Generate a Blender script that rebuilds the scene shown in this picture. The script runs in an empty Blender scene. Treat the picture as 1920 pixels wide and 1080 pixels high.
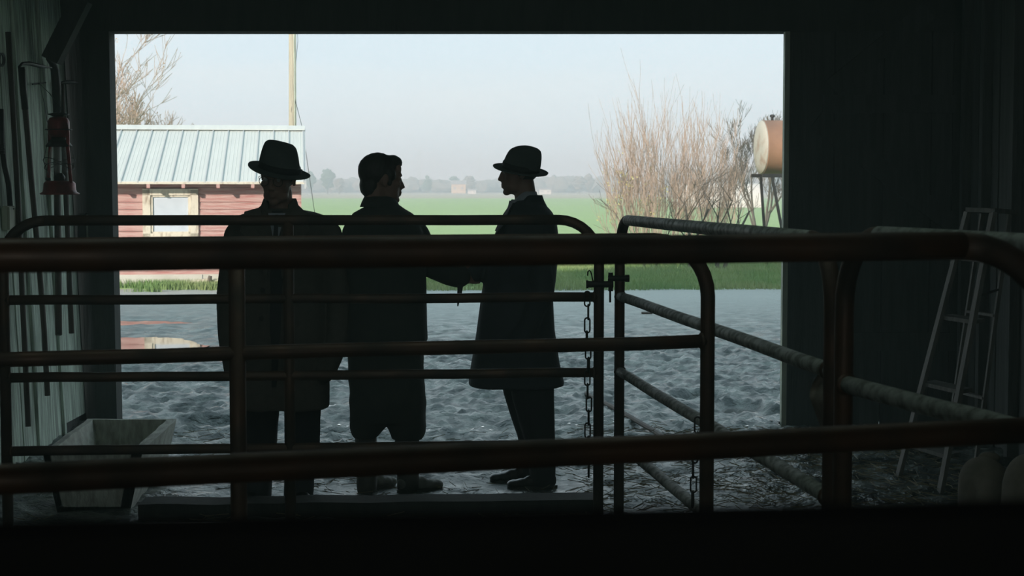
import bpy, bmesh, math, random
import numpy as np
from mathutils import Vector, Matrix, noise, Euler
random.seed(7)
S = bpy.context.scene
COL = S.collection
R = math.radians
# ---------------------------------------------------------------- camera, sky, sun, exposure
F = 3045.0
PITCH = math.atan(185.0 / F)
CAMZ = 1.65
cam_d = bpy.data.cameras.new('camera'); cam = bpy.data.objects.new('camera', cam_d); COL.objects.link(cam)
cam.location = (0, 0, CAMZ); cam.rotation_euler = (math.pi / 2 - PITCH, 0, 0)
cam_d.sensor_width = 36; cam_d.lens = 36 * F / 1920; cam_d.clip_start = 0.02; cam_d.clip_end = 5000
cam_d.dof.use_dof = True; cam_d.dof.focus_distance = 9.6; cam_d.dof.aperture_fstop = 9.0
S.camera = cam
S.view_settings.view_transform = 'Standard'; S.view_settings.look = 'None'
S.view_settings.gamma = 1; S.view_settings.use_curve_mapping = False; S.view_settings.exposure = 0.0

world = bpy.data.worlds.new('world'); S.world = world; world.use_nodes = True
nt = world.node_tree; N = nt.nodes; L = nt.links; N.clear()
out = N.new('ShaderNodeOutputWorld'); bg = N.new('ShaderNodeBackground')
tc = N.new('ShaderNodeTexCoord'); sx = N.new('ShaderNodeSeparateXYZ'); rp = N.new('ShaderNodeValToRGB')
cl = N.new('ShaderNodeTexNoise'); mp = N.new('ShaderNodeMapping'); mp.inputs['Scale'].default_value = (1.5, 1.5, 9)
mx = N.new('ShaderNodeMix'); mx.data_type = 'RGBA'; cr = N.new('ShaderNodeValToRGB')
cr.color_ramp.elements[0].position = .42; cr.color_ramp.elements[1].position = .72
cr.color_ramp.elements[0].color = (0, 0, 0, 1); cr.color_ramp.elements[1].color = (.55, .55, .55, 1)
L.new(tc.outputs['Generated'], sx.inputs[0]); L.new(sx.outputs['Z'], rp.inputs[0])
rp.color_ramp.elements[0].position = 0.0; rp.color_ramp.elements[0].color = (.72, .88, .91, 1)
rp.color_ramp.elements[1].position = 1.0; rp.color_ramp.elements[1].color = (.34, .60, .72, 1)
e = rp.color_ramp.elements.new(.12); e.color = (.66, .86, .94, 1)
L.new(tc.outputs['Generated'], mp.inputs[0]); L.new(mp.outputs[0], cl.inputs['Vector']); cl.inputs['Scale'].default_value = 2.5
cl.inputs['Detail'].default_value = 5
L.new(cl.outputs['Fac'], cr.inputs[0]); L.new(cr.outputs[0], mx.inputs[0])
L.new(rp.outputs[0], mx.inputs[6]); mx.inputs[7].default_value = (.78, .90, .90, 1)
L.new(mx.outputs[2], bg.inputs[0]); bg.inputs[1].default_value = 1.32; L.new(bg.outputs[0], out.inputs[0])

sd = bpy.data.lights.new('sun', 'SUN'); sd.energy = 5.2; sd.angle = R(0.8); sd.color = (1.0, .955, .86)
sun = bpy.data.objects.new('sun', sd); COL.objects.link(sun)
sun.location = (-8, -14, 12)
sun.rotation_euler = Vector((-.5, -.85, .335)).to_track_quat('Z', 'Y').to_euler()

# added area fill under the solid ceiling, brightens gates and men
ad = bpy.data.lights.new('overhead_fill', 'AREA'); ad.shape = 'RECTANGLE'; ad.size = 4.0; ad.size_y = 2.0; ad.energy = 10.5; ad.color = (.74, 1.0, .90)
ovf = bpy.data.objects.new('overhead_fill', ad); COL.objects.link(ovf); ovf.location = (0, 4.6, 4.12)
# added area fill at the rear opening, lights the camera side
rd = bpy.data.lights.new('rear_fill', 'AREA'); rd.shape = 'RECTANGLE'; rd.size = 4.6; rd.size_y = 2.9; rd.energy = 16; rd.color = (.86, 1.0, .93)
rdo = bpy.data.objects.new('rear_fill', rd); COL.objects.link(rdo); rdo.location = (0, -4.1, 1.5); rdo.rotation_euler = (math.pi / 2, 0, 0)

# ---------------------------------------------------------------- helpers
def P(px, py, Y):
    """pixel of the photograph + distance along y -> world point"""
    c, s = math.cos(PITCH), math.sin(PITCH)
    x = px - 960; u = 540 - py
    d = Vector((x, F * c + u * s, -F * s + u * c))
    k = Y / d.y
    return Vector((d.x * k, Y, CAMZ + d.z * k))
def PZ(px, py, z):
    c, s = math.cos(PITCH), math.sin(PITCH)
    x = px - 960; u = 540 - py
    d = Vector((x, F * c + u * s, -F * s + u * c)); k = (z - CAMZ) / d.z
    return Vector((d.x * k, d.y * k, z))

MATS = {}
def mat(name, col, rough=.7, col2=None, scale=8.0, stretch=(1, 1, 1), bump=0.0, bscale=None, metal=0.0, spec=.5, detail=6, lo=.35, hi=.65, coord='Object', rough2=None, mscale=None, bdist=.01):
    if name in MATS: return MATS[name]
    m = bpy.data.materials.new(name); m.use_nodes = True; n = m.node_tree.nodes; l = m.node_tree.links
    b = n['Principled BSDF']; b.inputs['Base Color'].default_value = (*col, 1); b.inputs['Roughness'].default_value = rough
    b.inputs['Metallic'].default_value = metal; b.inputs['Specular IOR Level'].default_value = spec
    t = n.new('ShaderNodeTexCoord'); mp = n.new('ShaderNodeMapping'); mp.inputs['Scale'].default_value = stretch
    l.new(t.outputs[coord], mp.inputs[0])
    if col2 is not None or rough2 is not None:
        z = n.new('ShaderNodeTexNoise'); z.inputs['Scale'].default_value = scale; z.inputs['Detail'].default_value = detail
        l.new(mp.outputs[0], z.inputs['Vector'])
        mr = n.new('ShaderNodeMapRange'); mr.inputs[1].default_value = lo; mr.inputs[2].default_value = hi
        l.new(z.outputs['Fac'], mr.inputs[0])
        if col2 is not None:
            x = n.new('ShaderNodeMix'); x.data_type = 'RGBA'; x.inputs[6].default_value = (*col, 1); x.inputs[7].default_value = (*col2, 1)
            l.new(mr.outputs[0], x.inputs[0]); l.new(x.outputs[2], b.inputs['Base Color'])
        if rough2 is not None:
            y = n.new('ShaderNodeMix'); y.data_type = 'FLOAT'; y.inputs[2].default_value = rough; y.inputs[3].default_value = rough2
            l.new(mr.outputs[0], y.inputs[0]); l.new(y.outputs[0], b.inputs['Roughness'])
    if bump:
        z2 = n.new('ShaderNodeTexNoise'); z2.inputs['Scale'].default_value = bscale or scale * 3; z2.inputs['Detail'].default_value = detail
        l.new(mp.outputs[0], z2.inputs['Vector'])
        bp = n.new('ShaderNodeBump'); bp.inputs['Strength'].default_value = bump; bp.inputs['Distance'].default_value = bdist
        l.new(z2.outputs['Fac'], bp.inputs['Height']); l.new(bp.outputs[0], b.inputs['Normal'])
    MATS[name] = m
    return m

M = dict(
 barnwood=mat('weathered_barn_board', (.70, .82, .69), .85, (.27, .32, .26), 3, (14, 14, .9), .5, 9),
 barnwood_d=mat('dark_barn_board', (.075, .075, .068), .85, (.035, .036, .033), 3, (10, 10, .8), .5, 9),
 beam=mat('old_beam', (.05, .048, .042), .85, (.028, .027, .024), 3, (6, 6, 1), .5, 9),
 doorwood=mat('door_plank', (.075, .075, .07), .85, (.04, .04, .038), 3, (12, 12, .8), .4, 9),
 edge=mat('pale_edge', (.60, .64, .50), .7, (.40, .42, .34), 4, (4, 4, 1), .3),
 troughwood=mat('trough_wood', (.72, .75, .66), .8, (.42, .42, .36), 4, (8, 2, 3), .5, 12),
 rust=mat('rusty_tube', (.13, .07, .04), .42, (.06, .047, .035), 6, (1, 1, 1), .25, 60, metal=.3, rough2=.7, bdist=.002),
 galv=mat('galvanised_tube', (.36, .38, .34), .5, (.15, .16, .13), 32, (1, 1, 1), .25, 60, metal=.1, rough2=.7, lo=.40, hi=.62, bdist=.002),
 iron=mat('dark_iron', (.05, .045, .04), .5, (.03, .028, .025), 20, metal=.5, bump=.2),
 tool=mat('tool_handle_wood', (.10, .072, .055), .65, (.05, .038, .03), 5, (8, 8, 1), .2),
 lred=mat('lantern_red', (.30, .03, .03), .4, (.13, .028, .024), 14, metal=.2, bump=.1),
 mud=None, boot_mud=mat('pale_caked_mud', (.34, .35, .30), .7, (.16, .16, .14), 12, bump=.3), shade_black=mat('shade_black_board', (.007, .007, .006), .95, (.010, .010, .009), 3, (2, 8, 8), spec=.1),  # near board: shade put into the colour, black despite the rear fill
 conc=mat('pale_footing', (.62, .60, .52), .9, (.50, .48, .40), 3, bump=.3),
 redboard=mat('faded_red_board', (.43, .19, .165), .85, (.56, .40, .35), 2.2, (1.2, 1, 14), .4, 10),
 cream=mat('peeling_cream_paint', (.68, .63, .50), .8, (.36, .29, .21), 7, (3, 3, 1), .3, lo=.5, hi=.75),
 pane=mat('whitened_pane', (.60, .66, .70), .35, (.54, .60, .64), 5, bump=.05),
 roofm=mat('pale_metal_roof', (.66, .68, .63), .5, (.60, .62, .58), 2, (6, .5, .5), .05, 5),
 seam=mat('roof_seam_metal', (.50, .52, .51), .5),
 pole=mat('pole_wood', (.50, .45, .33), .85, (.38, .34, .26), 6, (6, 6, .5), .3),
 twig=mat('bare_twig', (.50, .37, .29), .85, (.34, .26, .20), 3),
 twigd=mat('dark_twig', (.11, .09, .07), .85, (.16, .13, .10), 2),
 twigo=mat('winter_leaf', (.50, .32, .18), .85, (.36, .27, .17), 2),
 yleaf=mat('yellow_leaf', (.60, .55, .22), .7),
 tank=mat('rusty_tank', (.42, .22, .13), .65, (.27, .15, .10), 1.2, (1, 1, 1), .2, 12),
 tankend=mat('tank_end_paint', (.50, .46, .38), .6, (.34, .22, .15), 3, bump=.1, lo=.5, hi=.7),
 grass=mat('grass_blade', (.16, .27, .08), .7, (.30, .34, .14), .6),
 fieldm=mat('field_green', (.30, .44, .15), .9, (.36, .47, .20), .12, (.35, 3, 1), detail=8),
 dry=mat('dry_stubble', (.46, .40, .26), .95, (.40, .37, .25), .05, (.2, 2, 1)),
 wood_far=mat('winter_woodland', (.23, .185, .15), .95, (.17, .155, .12), .08),
 fir=mat('evergreen_crown', (.07, .11, .07), .95, (.10, .13, .08), .3),
 wool1=mat('trench_coat_cloth', (.12, .11, .09), .9, (.095, .088, .075), 30, bump=.2, bscale=120, bdist=.002),
 wool2=mat('dark_green_coat_cloth', (.045, .055, .050), .9, (.06, .068, .06), 12, bump=.2, bscale=120, bdist=.002),
 wool3=mat('navy_overcoat_cloth', (.045, .053, .060), .9, (.06, .068, .078), 12, bump=.2, bscale=120, bdist=.002),
 suit=mat('dark_suit_cloth', (.03, .033, .036), .9, (.04, .042, .046), 20),
 hatg=mat('grey_hat_felt', (.07, .085, .08), .95, (.09, .105, .10), 15, bump=.15, bscale=90, bdist=.002),
 band=mat('hat_band_ribbon', (.012, .012, .013), .7),
 skin=mat('skin', (.34, .20, .15), .55, (.30, .17, .125), 12, bump=.05, bscale=60, bdist=.002),
 hair=mat('dark_hair', (.022, .018, .014), .55, (.035, .028, .022), 40, (1, 1, .3), .5, 120, bdist=.004),
 shirt=mat('pale_shirt', (.42, .45, .50), .8),
 tie=mat('dark_tie', (.02, .02, .028), .6),
 leather=mat('black_leather', (.025, .022, .02), .3, bump=.1, scale=20),
 rubber=mat('muddy_boot', (.10, .09, .075), .5, (.05, .045, .04), 9, bump=.2),
 eye=mat('eyeball', (.5, .5, .48), .25), wire=mat('spectacle_wire', (.10, .09, .07), .3, metal=.8),
 glass=None,
 sack=mat('burlap_sack', (.22, .19, .15), .95, (.16, .14, .11), 20, bump=.4, bscale=120, bdist=.003),
 straw=mat('straw', (.42, .36, .22), .8, (.30, .25, .16), 5),
 ladder=mat('ladder_wood', (.15, .14, .12), .75, (.08, .073, .062), 6, (6, 6, 1), .2),
 panel=mat('far_house_wall', (.66, .62, .56), .8), orange=mat('far_house_orange', (.60, .42, .26), .8),
 froof=mat('far_house_roof', (.30, .28, .27), .8),
)
def glassmat():
    m = bpy.data.materials.new('spectacle_glass'); m.use_nodes = True
    b = m.node_tree.nodes['Principled BSDF']; b.inputs['Base Color'].default_value = (.6, .65, .62, 1); b.inputs['Alpha'].default_value = .10; b.inputs['Roughness'].default_value = .05
    return m
M['glass'] = glassmat()

def mudmat():
    m = bpy.data.materials.new('churned_wet_mud'); m.use_nodes = True; n = m.node_tree.nodes; l = m.node_tree.links
    b = n['Principled BSDF']
    t = n.new('ShaderNodeTexCoord')
    z = n.new('ShaderNodeTexNoise'); z.inputs['Scale'].default_value = 5.5; z.inputs['Detail'].default_value = 10; l.new(t.outputs['Object'], z.inputs['Vector'])
    r = n.new('ShaderNodeValToRGB'); r.color_ramp.elements[0].position = .44; r.color_ramp.elements[0].color = (.012, .014, .013, 1)
    r.color_ramp.elements[1].position = .60; r.color_ramp.elements[1].color = (.19, .205, .185, 1)
    l.new(z.outputs['Fac'], r.inputs[0])
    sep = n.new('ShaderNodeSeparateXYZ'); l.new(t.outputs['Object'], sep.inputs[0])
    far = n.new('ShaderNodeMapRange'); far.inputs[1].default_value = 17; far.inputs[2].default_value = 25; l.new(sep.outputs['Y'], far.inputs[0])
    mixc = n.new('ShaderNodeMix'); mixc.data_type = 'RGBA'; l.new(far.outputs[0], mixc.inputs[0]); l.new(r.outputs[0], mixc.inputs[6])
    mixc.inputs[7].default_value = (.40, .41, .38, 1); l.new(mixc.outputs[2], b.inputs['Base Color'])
    z2 = n.new('ShaderNodeTexNoise'); z2.inputs['Scale'].default_value = 3.5; z2.inputs['Detail'].default_value = 5; l.new(t.outputs['Object'], z2.inputs['Vector'])
    rr = n.new('ShaderNodeMapRange'); rr.inputs[1].default_value = .35; rr.inputs[2].default_value = .65; rr.inputs[3].default_value = .10; rr.inputs[4].default_value = .46
    l.new(z2.outputs['Fac'], rr.inputs[0])
    rmx = n.new('ShaderNodeMix'); rmx.data_type = 'FLOAT'; l.new(far.outputs[0], rmx.inputs[0]); l.new(rr.outputs[0], rmx.inputs[2]); rmx.inputs[3].default_value = .6
    inn = n.new('ShaderNodeMapRange'); inn.inputs[1].default_value = 7.0; inn.inputs[2].default_value = 9.2; inn.inputs[3].default_value = .8; inn.inputs[4].default_value = 0; l.new(sep.outputs['Y'], inn.inputs[0])
    mxx = n.new('ShaderNodeMath'); mxx.operation = 'MAXIMUM'; l.new(rmx.outputs[0], mxx.inputs[0]); l.new(inn.outputs[0], mxx.inputs[1])
    l.new(mxx.outputs[0], b.inputs['Roughness'])
    b.inputs['Specular IOR Level'].default_value = .7; b.inputs['Specular Tint'].default_value = (.86, 1, .98, 1)
    z4 = n.new('ShaderNodeTexNoise'); z4.inputs['Scale'].default_value = 42; z4.inputs['Detail'].default_value = 4; l.new(t.outputs['Object'], z4.inputs['Vector'])
    z3 = n.new('ShaderNodeTexNoise'); z3.inputs['Scale'].default_value = 15; z3.inputs['Detail'].default_value = 6; l.new(t.outputs['Object'], z3.inputs['Vector'])
    bp = n.new('ShaderNodeBump'); bp.inputs['Strength'].default_value = 1.0; bp.inputs['Distance'].default_value = .03
    b2 = n.new('ShaderNodeBump'); b2.inputs['Strength'].default_value = .9; b2.inputs['Distance'].default_value = .010; l.new(z4.outputs['Fac'], b2.inputs['Height']); l.new(b2.outputs[0], bp.inputs['Normal'])
    l.new(z3.outputs['Fac'], bp.inputs['Height']); l.new(bp.outputs[0], b.inputs['Normal'])
    return m
M['mud'] = mudmat()
def watermat():
    m = bpy.data.materials.new('puddle_water'); m.use_nodes = True; n = m.node_tree.nodes
    b = n['Principled BSDF']; b.inputs['Base Color'].default_value = (.06, .055, .045, 1); b.inputs['Roughness'].default_value = .03
    b.inputs['Specular IOR Level'].default_value = 1.0
    z3 = n.new('ShaderNodeTexNoise'); z3.inputs['Scale'].default_value = 5
    bp = n.new('ShaderNodeBump'); bp.inputs['Strength'].default_value = .05; bp.inputs['Distance'].default_value = .01
    m.node_tree.links.new(z3.outputs['Fac'], bp.inputs['Height']); m.node_tree.links.new(bp.outputs[0], b.inputs['Normal'])
    return m
M['water'] = watermat()

def tag(o, label=None, cat=None, group=None, kind=None):
    if label: o['label'] = label
    if cat: o['category'] = cat
    if group: o['group'] = group
    if kind: o['kind'] = kind
    return o
def empty(name, loc=(0, 0, 0), rz=0, parent=None):
    o = bpy.data.objects.new(name, None); COL.objects.link(o); o.location = loc; o.rotation_euler = (0, 0, rz)
    o.empty_display_size = .1
    if parent: o.parent = parent
    return o
def link(name, me, m, parent=None, smooth=False, loc=None):
    if m is not None:
        me.materials.clear(); me.materials.append(m if not isinstance(m, str) else M[m])
    if smooth:
        me.polygons.foreach_set('use_smooth', [True] * len(me.polygons))
    o = bpy.data.objects.new(name, me); COL.objects.link(o)
    if parent: o.parent = parent
    if loc is not None: o.location = loc
    return o
def fin(name, bm, m, parent=None, smooth=False, loc=None):
    bmesh.ops.recalc_face_normals(bm, faces=bm.faces)
    me = bpy.data.meshes.new(name); bm.to_mesh(me); bm.free()
    return link(name, me, m, parent, smooth, loc)
def box(bm, c, s, rot=None, jitter=0):
    mtx = Matrix.Translation(Vector(c)) @ (rot.to_4x4() if rot is not None else Matrix.Identity(4)) @ Matrix.Diagonal((s[0], s[1], s[2], 1))
    r = bmesh.ops.create_cube(bm, size=1, matrix=mtx)
    if jitter:
        for v in r['verts']: v.co += Vector([random.uniform(-jitter, jitter) for _ in range(3)])
    return r['verts']
def hexa(bm, pts):
    """8 points: bottom ring 4, top ring 4"""
    v = [bm.verts.new(p) for p in pts]
    for f in ((0, 3, 2, 1), (4, 5, 6, 7), (0, 1, 5, 4), (1, 2, 6, 5), (2, 3, 7, 6), (3, 0, 4, 7)): bm.faces.new([v[i] for i in f])
def frame_from(d):
    d = d.normalized(); a = Vector((0, 0, 1)) if abs(d.z) < .9 else Vector((1, 0, 0))
    u = d.cross(a).normalized(); w = d.cross(u).normalized(); return u, w
def tube(bm, pts, rad, n=10, cap=True):
    pts = [Vector(p) for p in pts]; rads = rad if isinstance(rad, (list, tuple)) else [rad] * len(pts)
    rings = []; u = None
    for i, p in enumerate(pts):
        if i == 0: d = pts[1] - p
        elif i == len(pts) - 1: d = p - pts[i - 1]
        else: d = (pts[i + 1] - p).normalized() + (p - pts[i - 1]).normalized()
        d.normalize()
        if u is None: u, w = frame_from(d)
        else:
            u = (u - d * u.dot(d)).normalized(); w = d.cross(u)
        rings.append([bm.verts.new(p + (u * math.cos(2 * math.pi * k / n) + w * math.sin(2 * math.pi * k / n)) * rads[i]) for k in range(n)])
    for a, b in zip(rings, rings[1:]):
        for k in range(n): bm.faces.new((a[k], a[(k + 1) % n], b[(k + 1) % n], b[k]))
    if cap: bm.faces.new(rings[0]); bm.faces.new(rings[-1])
def ell(bm, c, r, rot=None, sub=3):
    if isinstance(r, (int, float)): r = (r, r, r)
    mtx = Matrix.Translation(Vector(c)) @ (rot.to_4x4() if rot is not None else Matrix.Identity(4)) @ Matrix.Diagonal((*r, 1))
    bmesh.ops.create_icosphere(bm, subdivisions=sub, radius=1, matrix=mtx)
def cap(bm, p0, r0, p1, r1, sub=2):
    p0 = Vector(p0); p1 = Vector(p1); ell(bm, p0, r0, sub=sub); ell(bm, p1, r1, sub=sub)
    if (p1 - p0).length > 1e-4: tube(bm, [p0, p1], [r0, r1], 14)
def chain_caps(bm, pts):
    for (a, ra), (b, rb) in zip(pts, pts[1:]): cap(bm, a, ra, b, rb)
def lathe(bm, prof, n=28, c=(0, 0, 0), mtx=None):
    rings = []
    for r, z in prof:
        ring = []
        for k in range(n):
            v = Vector((r * math.cos(2 * math.pi * k / n), r * math.sin(2 * math.pi * k / n), z)) + Vector(c)
            if mtx is not None: v = mtx @ v
            ring.append(bm.verts.new(v))
        rings.append(ring)
    for a, b in zip(rings, rings[1:]):
        for k in range(n): bm.faces.new((a[k], a[(k + 1) % n], b[(k + 1) % n], b[k]))
    bm.faces.new(rings[0]); bm.faces.new(rings[-1])
def loft(bm, secs, n=32, mod=None):
    """secs: (cx, cy, z, rx, ry, rotz, power)"""
    rings = []
    for s in secs:
        cx, cy, z, rx, ry = s[:5]; rz = s[5] if len(s) > 5 else 0; pw = s[6] if len(s) > 6 else 2.4
        ring = []
        for k in range(n):
            a = 2 * math.pi * k / n; ca, sa = math.cos(a), math.sin(a)
            x = math.copysign(abs(ca) ** (2 / pw), ca) * rx; y = math.copysign(abs(sa) ** (2 / pw), sa) * ry
            if mod:
                f = mod(a, z); x *= f; y *= f
            ring.append(bm.verts.new((cx + x * math.cos(rz) - y * math.sin(rz), cy + x * math.sin(rz) + y * math.cos(rz), z)))
        rings.append(ring)
    for a, b in zip(rings, rings[1:]):
        for k in range(n): bm.faces.new((a[k], a[(k + 1) % n], b[(k + 1) % n], b[k]))
    bm.faces.new(rings[0]); bm.faces.new(rings[-1])
def remeshed(bm, voxel, smooth=4):
    """one continuous skin around everything in bm"""
    bmesh.ops.recalc_face_normals(bm, faces=bm.faces)
    me = bpy.data.meshes.new('tmp'); bm.to_mesh(me); bm.free()
    o = bpy.data.objects.new('tmp', me); COL.objects.link(o)
    a = o.modifiers.new('r', 'REMESH'); a.mode = 'VOXEL'; a.voxel_size = voxel; a.use_smooth_shade = True
    b = o.modifiers.new('s', 'SMOOTH'); b.iterations = smooth; b.factor = .5
    dg = bpy.context.evaluated_depsgraph_get(); dg.update()
    r = bpy.data.meshes.new_from_object(o.evaluated_get(dg))
    bpy.data.objects.remove(o); bpy.data.meshes.remove(me)
    return r
def wrinkle(me, amp, sc, off=0):
    n = len(me.vertices); nm = np.empty(n * 3, 'f'); me.vertices.foreach_get('normal', nm); nm = nm.reshape(-1, 3)
    co = np.empty(n * 3, 'f'); me.vertices.foreach_get('co', co); co = co.reshape(-1, 3)
    for i in range(n):
        p = co[i]; q = Vector((p[0] * sc[0] + off, p[1] * sc[1], p[2] * sc[2]))
        f = 1 - abs(noise.noise(q)) * 2
        f = f * .6 + noise.noise(q * 2.3) * .4
        co[i] = p + nm[i] * f * amp
    me.vertices.foreach_set('co', co.ravel()); me.update()
def raw(name, V, Fc, m, parent=None, smooth=False):
    me = bpy.data.meshes.new(name); me.from_pydata(V, [], Fc); me.update()
    return link(name, me, m, parent, smooth)

# ---------------------------------------------------------------- ground
PUD = [(P(232, 612, 20)[0], 20.3, .75, .5), (-4.1, 17.2, .75, 1.3), (-3.65, 14.3, .55, .35), (1.71, 12.15, .15, .26), (1.47, 12.75, .16, .16), (1.93, 11.9, .10, .14), (-2.3, 16.9, .5, .4), (-1.6, 12.6, .28, .3), (-2.05, 11.3, .22, .16)]
def gh(x, y):
    amp = 1.0
    if y > 16: amp = max(.22, 1 - (y - 16) / 9)
    if y < 10.4: amp = max(.35, (y - 6) / 4.4)
    q = Vector((x, y * .8, 0))
    h = noise.noise(q * .55) * .035
    h += (1 - abs(noise.noise(q * 1.7 + Vector((4, 9, 2)))) * 2) * .022
    h += (1 - abs(noise.noise(q * 4.1)) * 2) * .026 + (1 - abs(noise.noise(q * 8.3)) * 2) * .016 + noise.noise(q * 17) * .016
    h = h * amp * 1.25 - .02
    for cx, cy, rx, ry in PUD:
        d = ((x - cx) / rx) ** 2 + ((y - cy) / ry) ** 2
        if d < 2.2:
            k = 1 - max(0, (d - .6)) / 1.6; k = min(1, k)
            h = h * (1 - k * .75) - .045 * k
    for fx, fy in ((-1.25, 8.5), (-.72, 8.8), (.1, 9.0)):
        d = math.hypot(x - fx, (y - fy) * 1.4)
        if d < .45: h *= max(0, (d - .25) / .2) if d > .25 else 0
    return h
def grid(name, x0, x1, y0, y1, step, m, hf, kind='structure'):
    nx = int((x1 - x0) / step) + 1; ny = int((y1 - y0) / step) + 1
    V = []; Fc = []
    for j in range(ny):
        y = y0 + (y1 - y0) * j / (ny - 1)
        for i in range(nx):
            x = x0 + (x1 - x0) * i / (nx - 1); V.append((x, y, hf(x, y)))
    for j in range(ny - 1):
        for i in range(nx - 1):
            a = j * nx + i; Fc.append((a, a + 1, a + nx + 1, a + nx))
    o = raw(name, V, Fc, m, None, True); o['kind'] = kind; return o
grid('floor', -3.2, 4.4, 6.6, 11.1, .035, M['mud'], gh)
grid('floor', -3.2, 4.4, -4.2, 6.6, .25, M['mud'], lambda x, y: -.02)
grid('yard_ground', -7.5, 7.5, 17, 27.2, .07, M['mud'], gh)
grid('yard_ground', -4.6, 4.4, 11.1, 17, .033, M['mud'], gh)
def slab(name, x0, x1, y0, y1, z0, z1, m, kind='structure'):
    bm = bmesh.new(); box(bm, ((x0 + x1) / 2, (y0 + y1) / 2, (z0 + z1) / 2), (x1 - x0, y1 - y0, z1 - z0)); o = fin(name, bm, m)
    o['kind'] = kind; return o
slab('yard_ground', -7.5, -4.6, 11.1, 17, -.2, -.045, M['mud']); slab('yard_ground', 4.4, 7.5, 11.1, 17, -.2, -.045, M['mud'])
slab('yard_ground', -40, -7.4, 11, 27.2, -.2, -.045, M['mud']); slab('yard_ground', 7.4, 40, 11, 27.2, -.2, -.045, M['mud'])
slab('field', -400, 400, 27.0, 300, -.3, -.01, M['fieldm'])
slab('stubble_field', -700, 700, 300, 1500, -.4, -.03, M['dry'])
for k, (cx, cy, rx, ry) in enumerate(PUD):
    bm = bmesh.new(); vs = []
    for i in range(40):
        a = 2 * math.pi * i / 40; f = 1.12 + .12 * noise.noise(Vector((math.cos(a) * 1.5 + k * 5, math.sin(a) * 1.5, 0)))
        vs.append(bm.verts.new((math.cos(a) * rx * f, math.sin(a) * ry * f, 0)))
    bm.faces.new(vs)
    o = fin('puddle', bm, 'water', loc=(cx, cy, -.030))
    tag(o, ['long shallow puddle farthest off beside the left barn post', 'wide brownish puddle in the mud beside the left barn post', 'small puddle streak in the mud lowest along the left barn post',
            'bright puddle in dark mud left of the right barn door', 'small pale puddle patch just behind the bright puddle', 'small glint of water between bright puddle and barn door',
            'thin puddle in the mud right of the wide brownish puddle', 'bright wet patch right of the trough, left of the hatted man', 'small wet hollow just behind the wooden trough'][k], 'puddle')

# ---------------------------------------------------------------- barn shell
DY = 11.1
jl = P(211, 400, DY).x; jr = P(1469, 400, DY).x; hz = P(900, 59, DY).z
lean = -.045                                                     # the old left wall leans outward
def wallx(z): return -2.97 + lean * (z - 1.2)
wl = empty('wall_left', (0, 0, 0)); wl['kind'] = 'structure'
ys = [11.08]; random.seed(3)
widths = [.27, .30, .25, .31, .28, .26, .3, .28]
protoL = None
y = 11.06
for k, w in enumerate(widths):
    bm = bmesh.new(); dx = random.uniform(-.006, .006); z1 = 4.2
    zb = -.05 if k > 1 else .12
    n = 12
    for i in range(n):
        z0_ = zb + (z1 - zb) * i / n; z1_ = zb + (z1 - zb) * (i + 1) / n
        if i == 0: pass
    prev = None
    for i in range(n + 1):
        z = zb + (z1 - zb) * i / n; x = wallx(z) + dx + .004 * noise.noise(Vector((k, z, 0)))
        e1 = .003 * noise.noise(Vector((k * 3, z * 2, 5)))
        ring = [bm.verts.new(p) for p in ((x, y - .003 + e1, z), (x, y - w + .004 + e1, z), (x - .03, y - w + .004, z), (x - .03, y - .003, z))]
        if prev:
            for q in range(4): bm.faces.new((prev[q], prev[(q + 1) % 4], ring[(q + 1) % 4], ring[q]))
        else: bm.faces.new(ring)
        prev = ring
    bm.faces.new(prev)
    fin('plank', bm, 'barnwood', wl)
    if k in (1, 3, 5):
        bm = bmesh.new()
        hexa(bm, [(wallx(0) , y - w - .018, -.05), (wallx(0), y - w + .024, -.05), (wallx(0) + .02, y - w + .024, -.05), (wallx(0) + .02, y - w - .018, -.05),
                  (wallx(4.2), y - w - .018, 4.2), (wallx(4.2), y - w + .024, 4.2), (wallx(4.2) + .02, y - w + .024, 4.2), (wallx(4.2) + .02, y - w - .018, 4.2)])
        fin('batten', bm, 'barnwood', wl)
    y -= w
yl = y
bm = bmesh.new(); hexa(bm, [(wallx(0) - .06, -4.2, -.1), (wallx(0) - .06, 11.2, -.1), (wallx(0) - .032, 11.2, -.1), (wallx(0) - .032, -4.2, -.1),
                           (wallx(4.3) - .06, -4.2, 4.3), (wallx(4.3) - .06, 11.2, 4.3), (wallx(4.3) - .032, 11.2, 4.3), (wallx(4.3) - .032, -4.2, 4.3)])
fin('backing_board', bm, 'barnwood_d', wl)
# timber posts of the doorway
wf = empty('wall_front', (0, 0, 0)); wf['kind'] = 'structure'
def P3(px, py, Y): return P(px, py, Y)
bm = bmesh.new()   # left post: from pixel x 145..203 at the top to 177..219 low down
a0, a1 = P(150, 60, DY), P(180, 780, DY); b0, b1 = P(204, 60, DY), P(219, 780, DY)
def ext(a, b, z): t = (z - a.z) / (b.z - a.z); return a.x + (b.x - a.x) * t
zt = 4.3
hexa(bm, [(ext(a0, a1, -.1), DY, -.1), (ext(b0, b1, -.1), DY, -.1), (ext(b0, b1, -.1), DY + .16, -.1), (ext(a0, a1, -.1), DY + .16, -.1),
          (ext(a0, a1, zt), DY, zt), (ext(b0, b1, zt), DY, zt), (ext(b0, b1, zt), DY + .16, zt), (ext(a0, a1, zt), DY + .16, zt)])
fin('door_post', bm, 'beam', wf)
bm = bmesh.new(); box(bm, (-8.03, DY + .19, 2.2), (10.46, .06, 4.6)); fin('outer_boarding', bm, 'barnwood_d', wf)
bm = bmesh.new(); box(bm, (7.1, DY + .12, 2.2), (7.9, .06, 4.6)); fin('outer_boarding', bm, 'redboard', wf)
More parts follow.
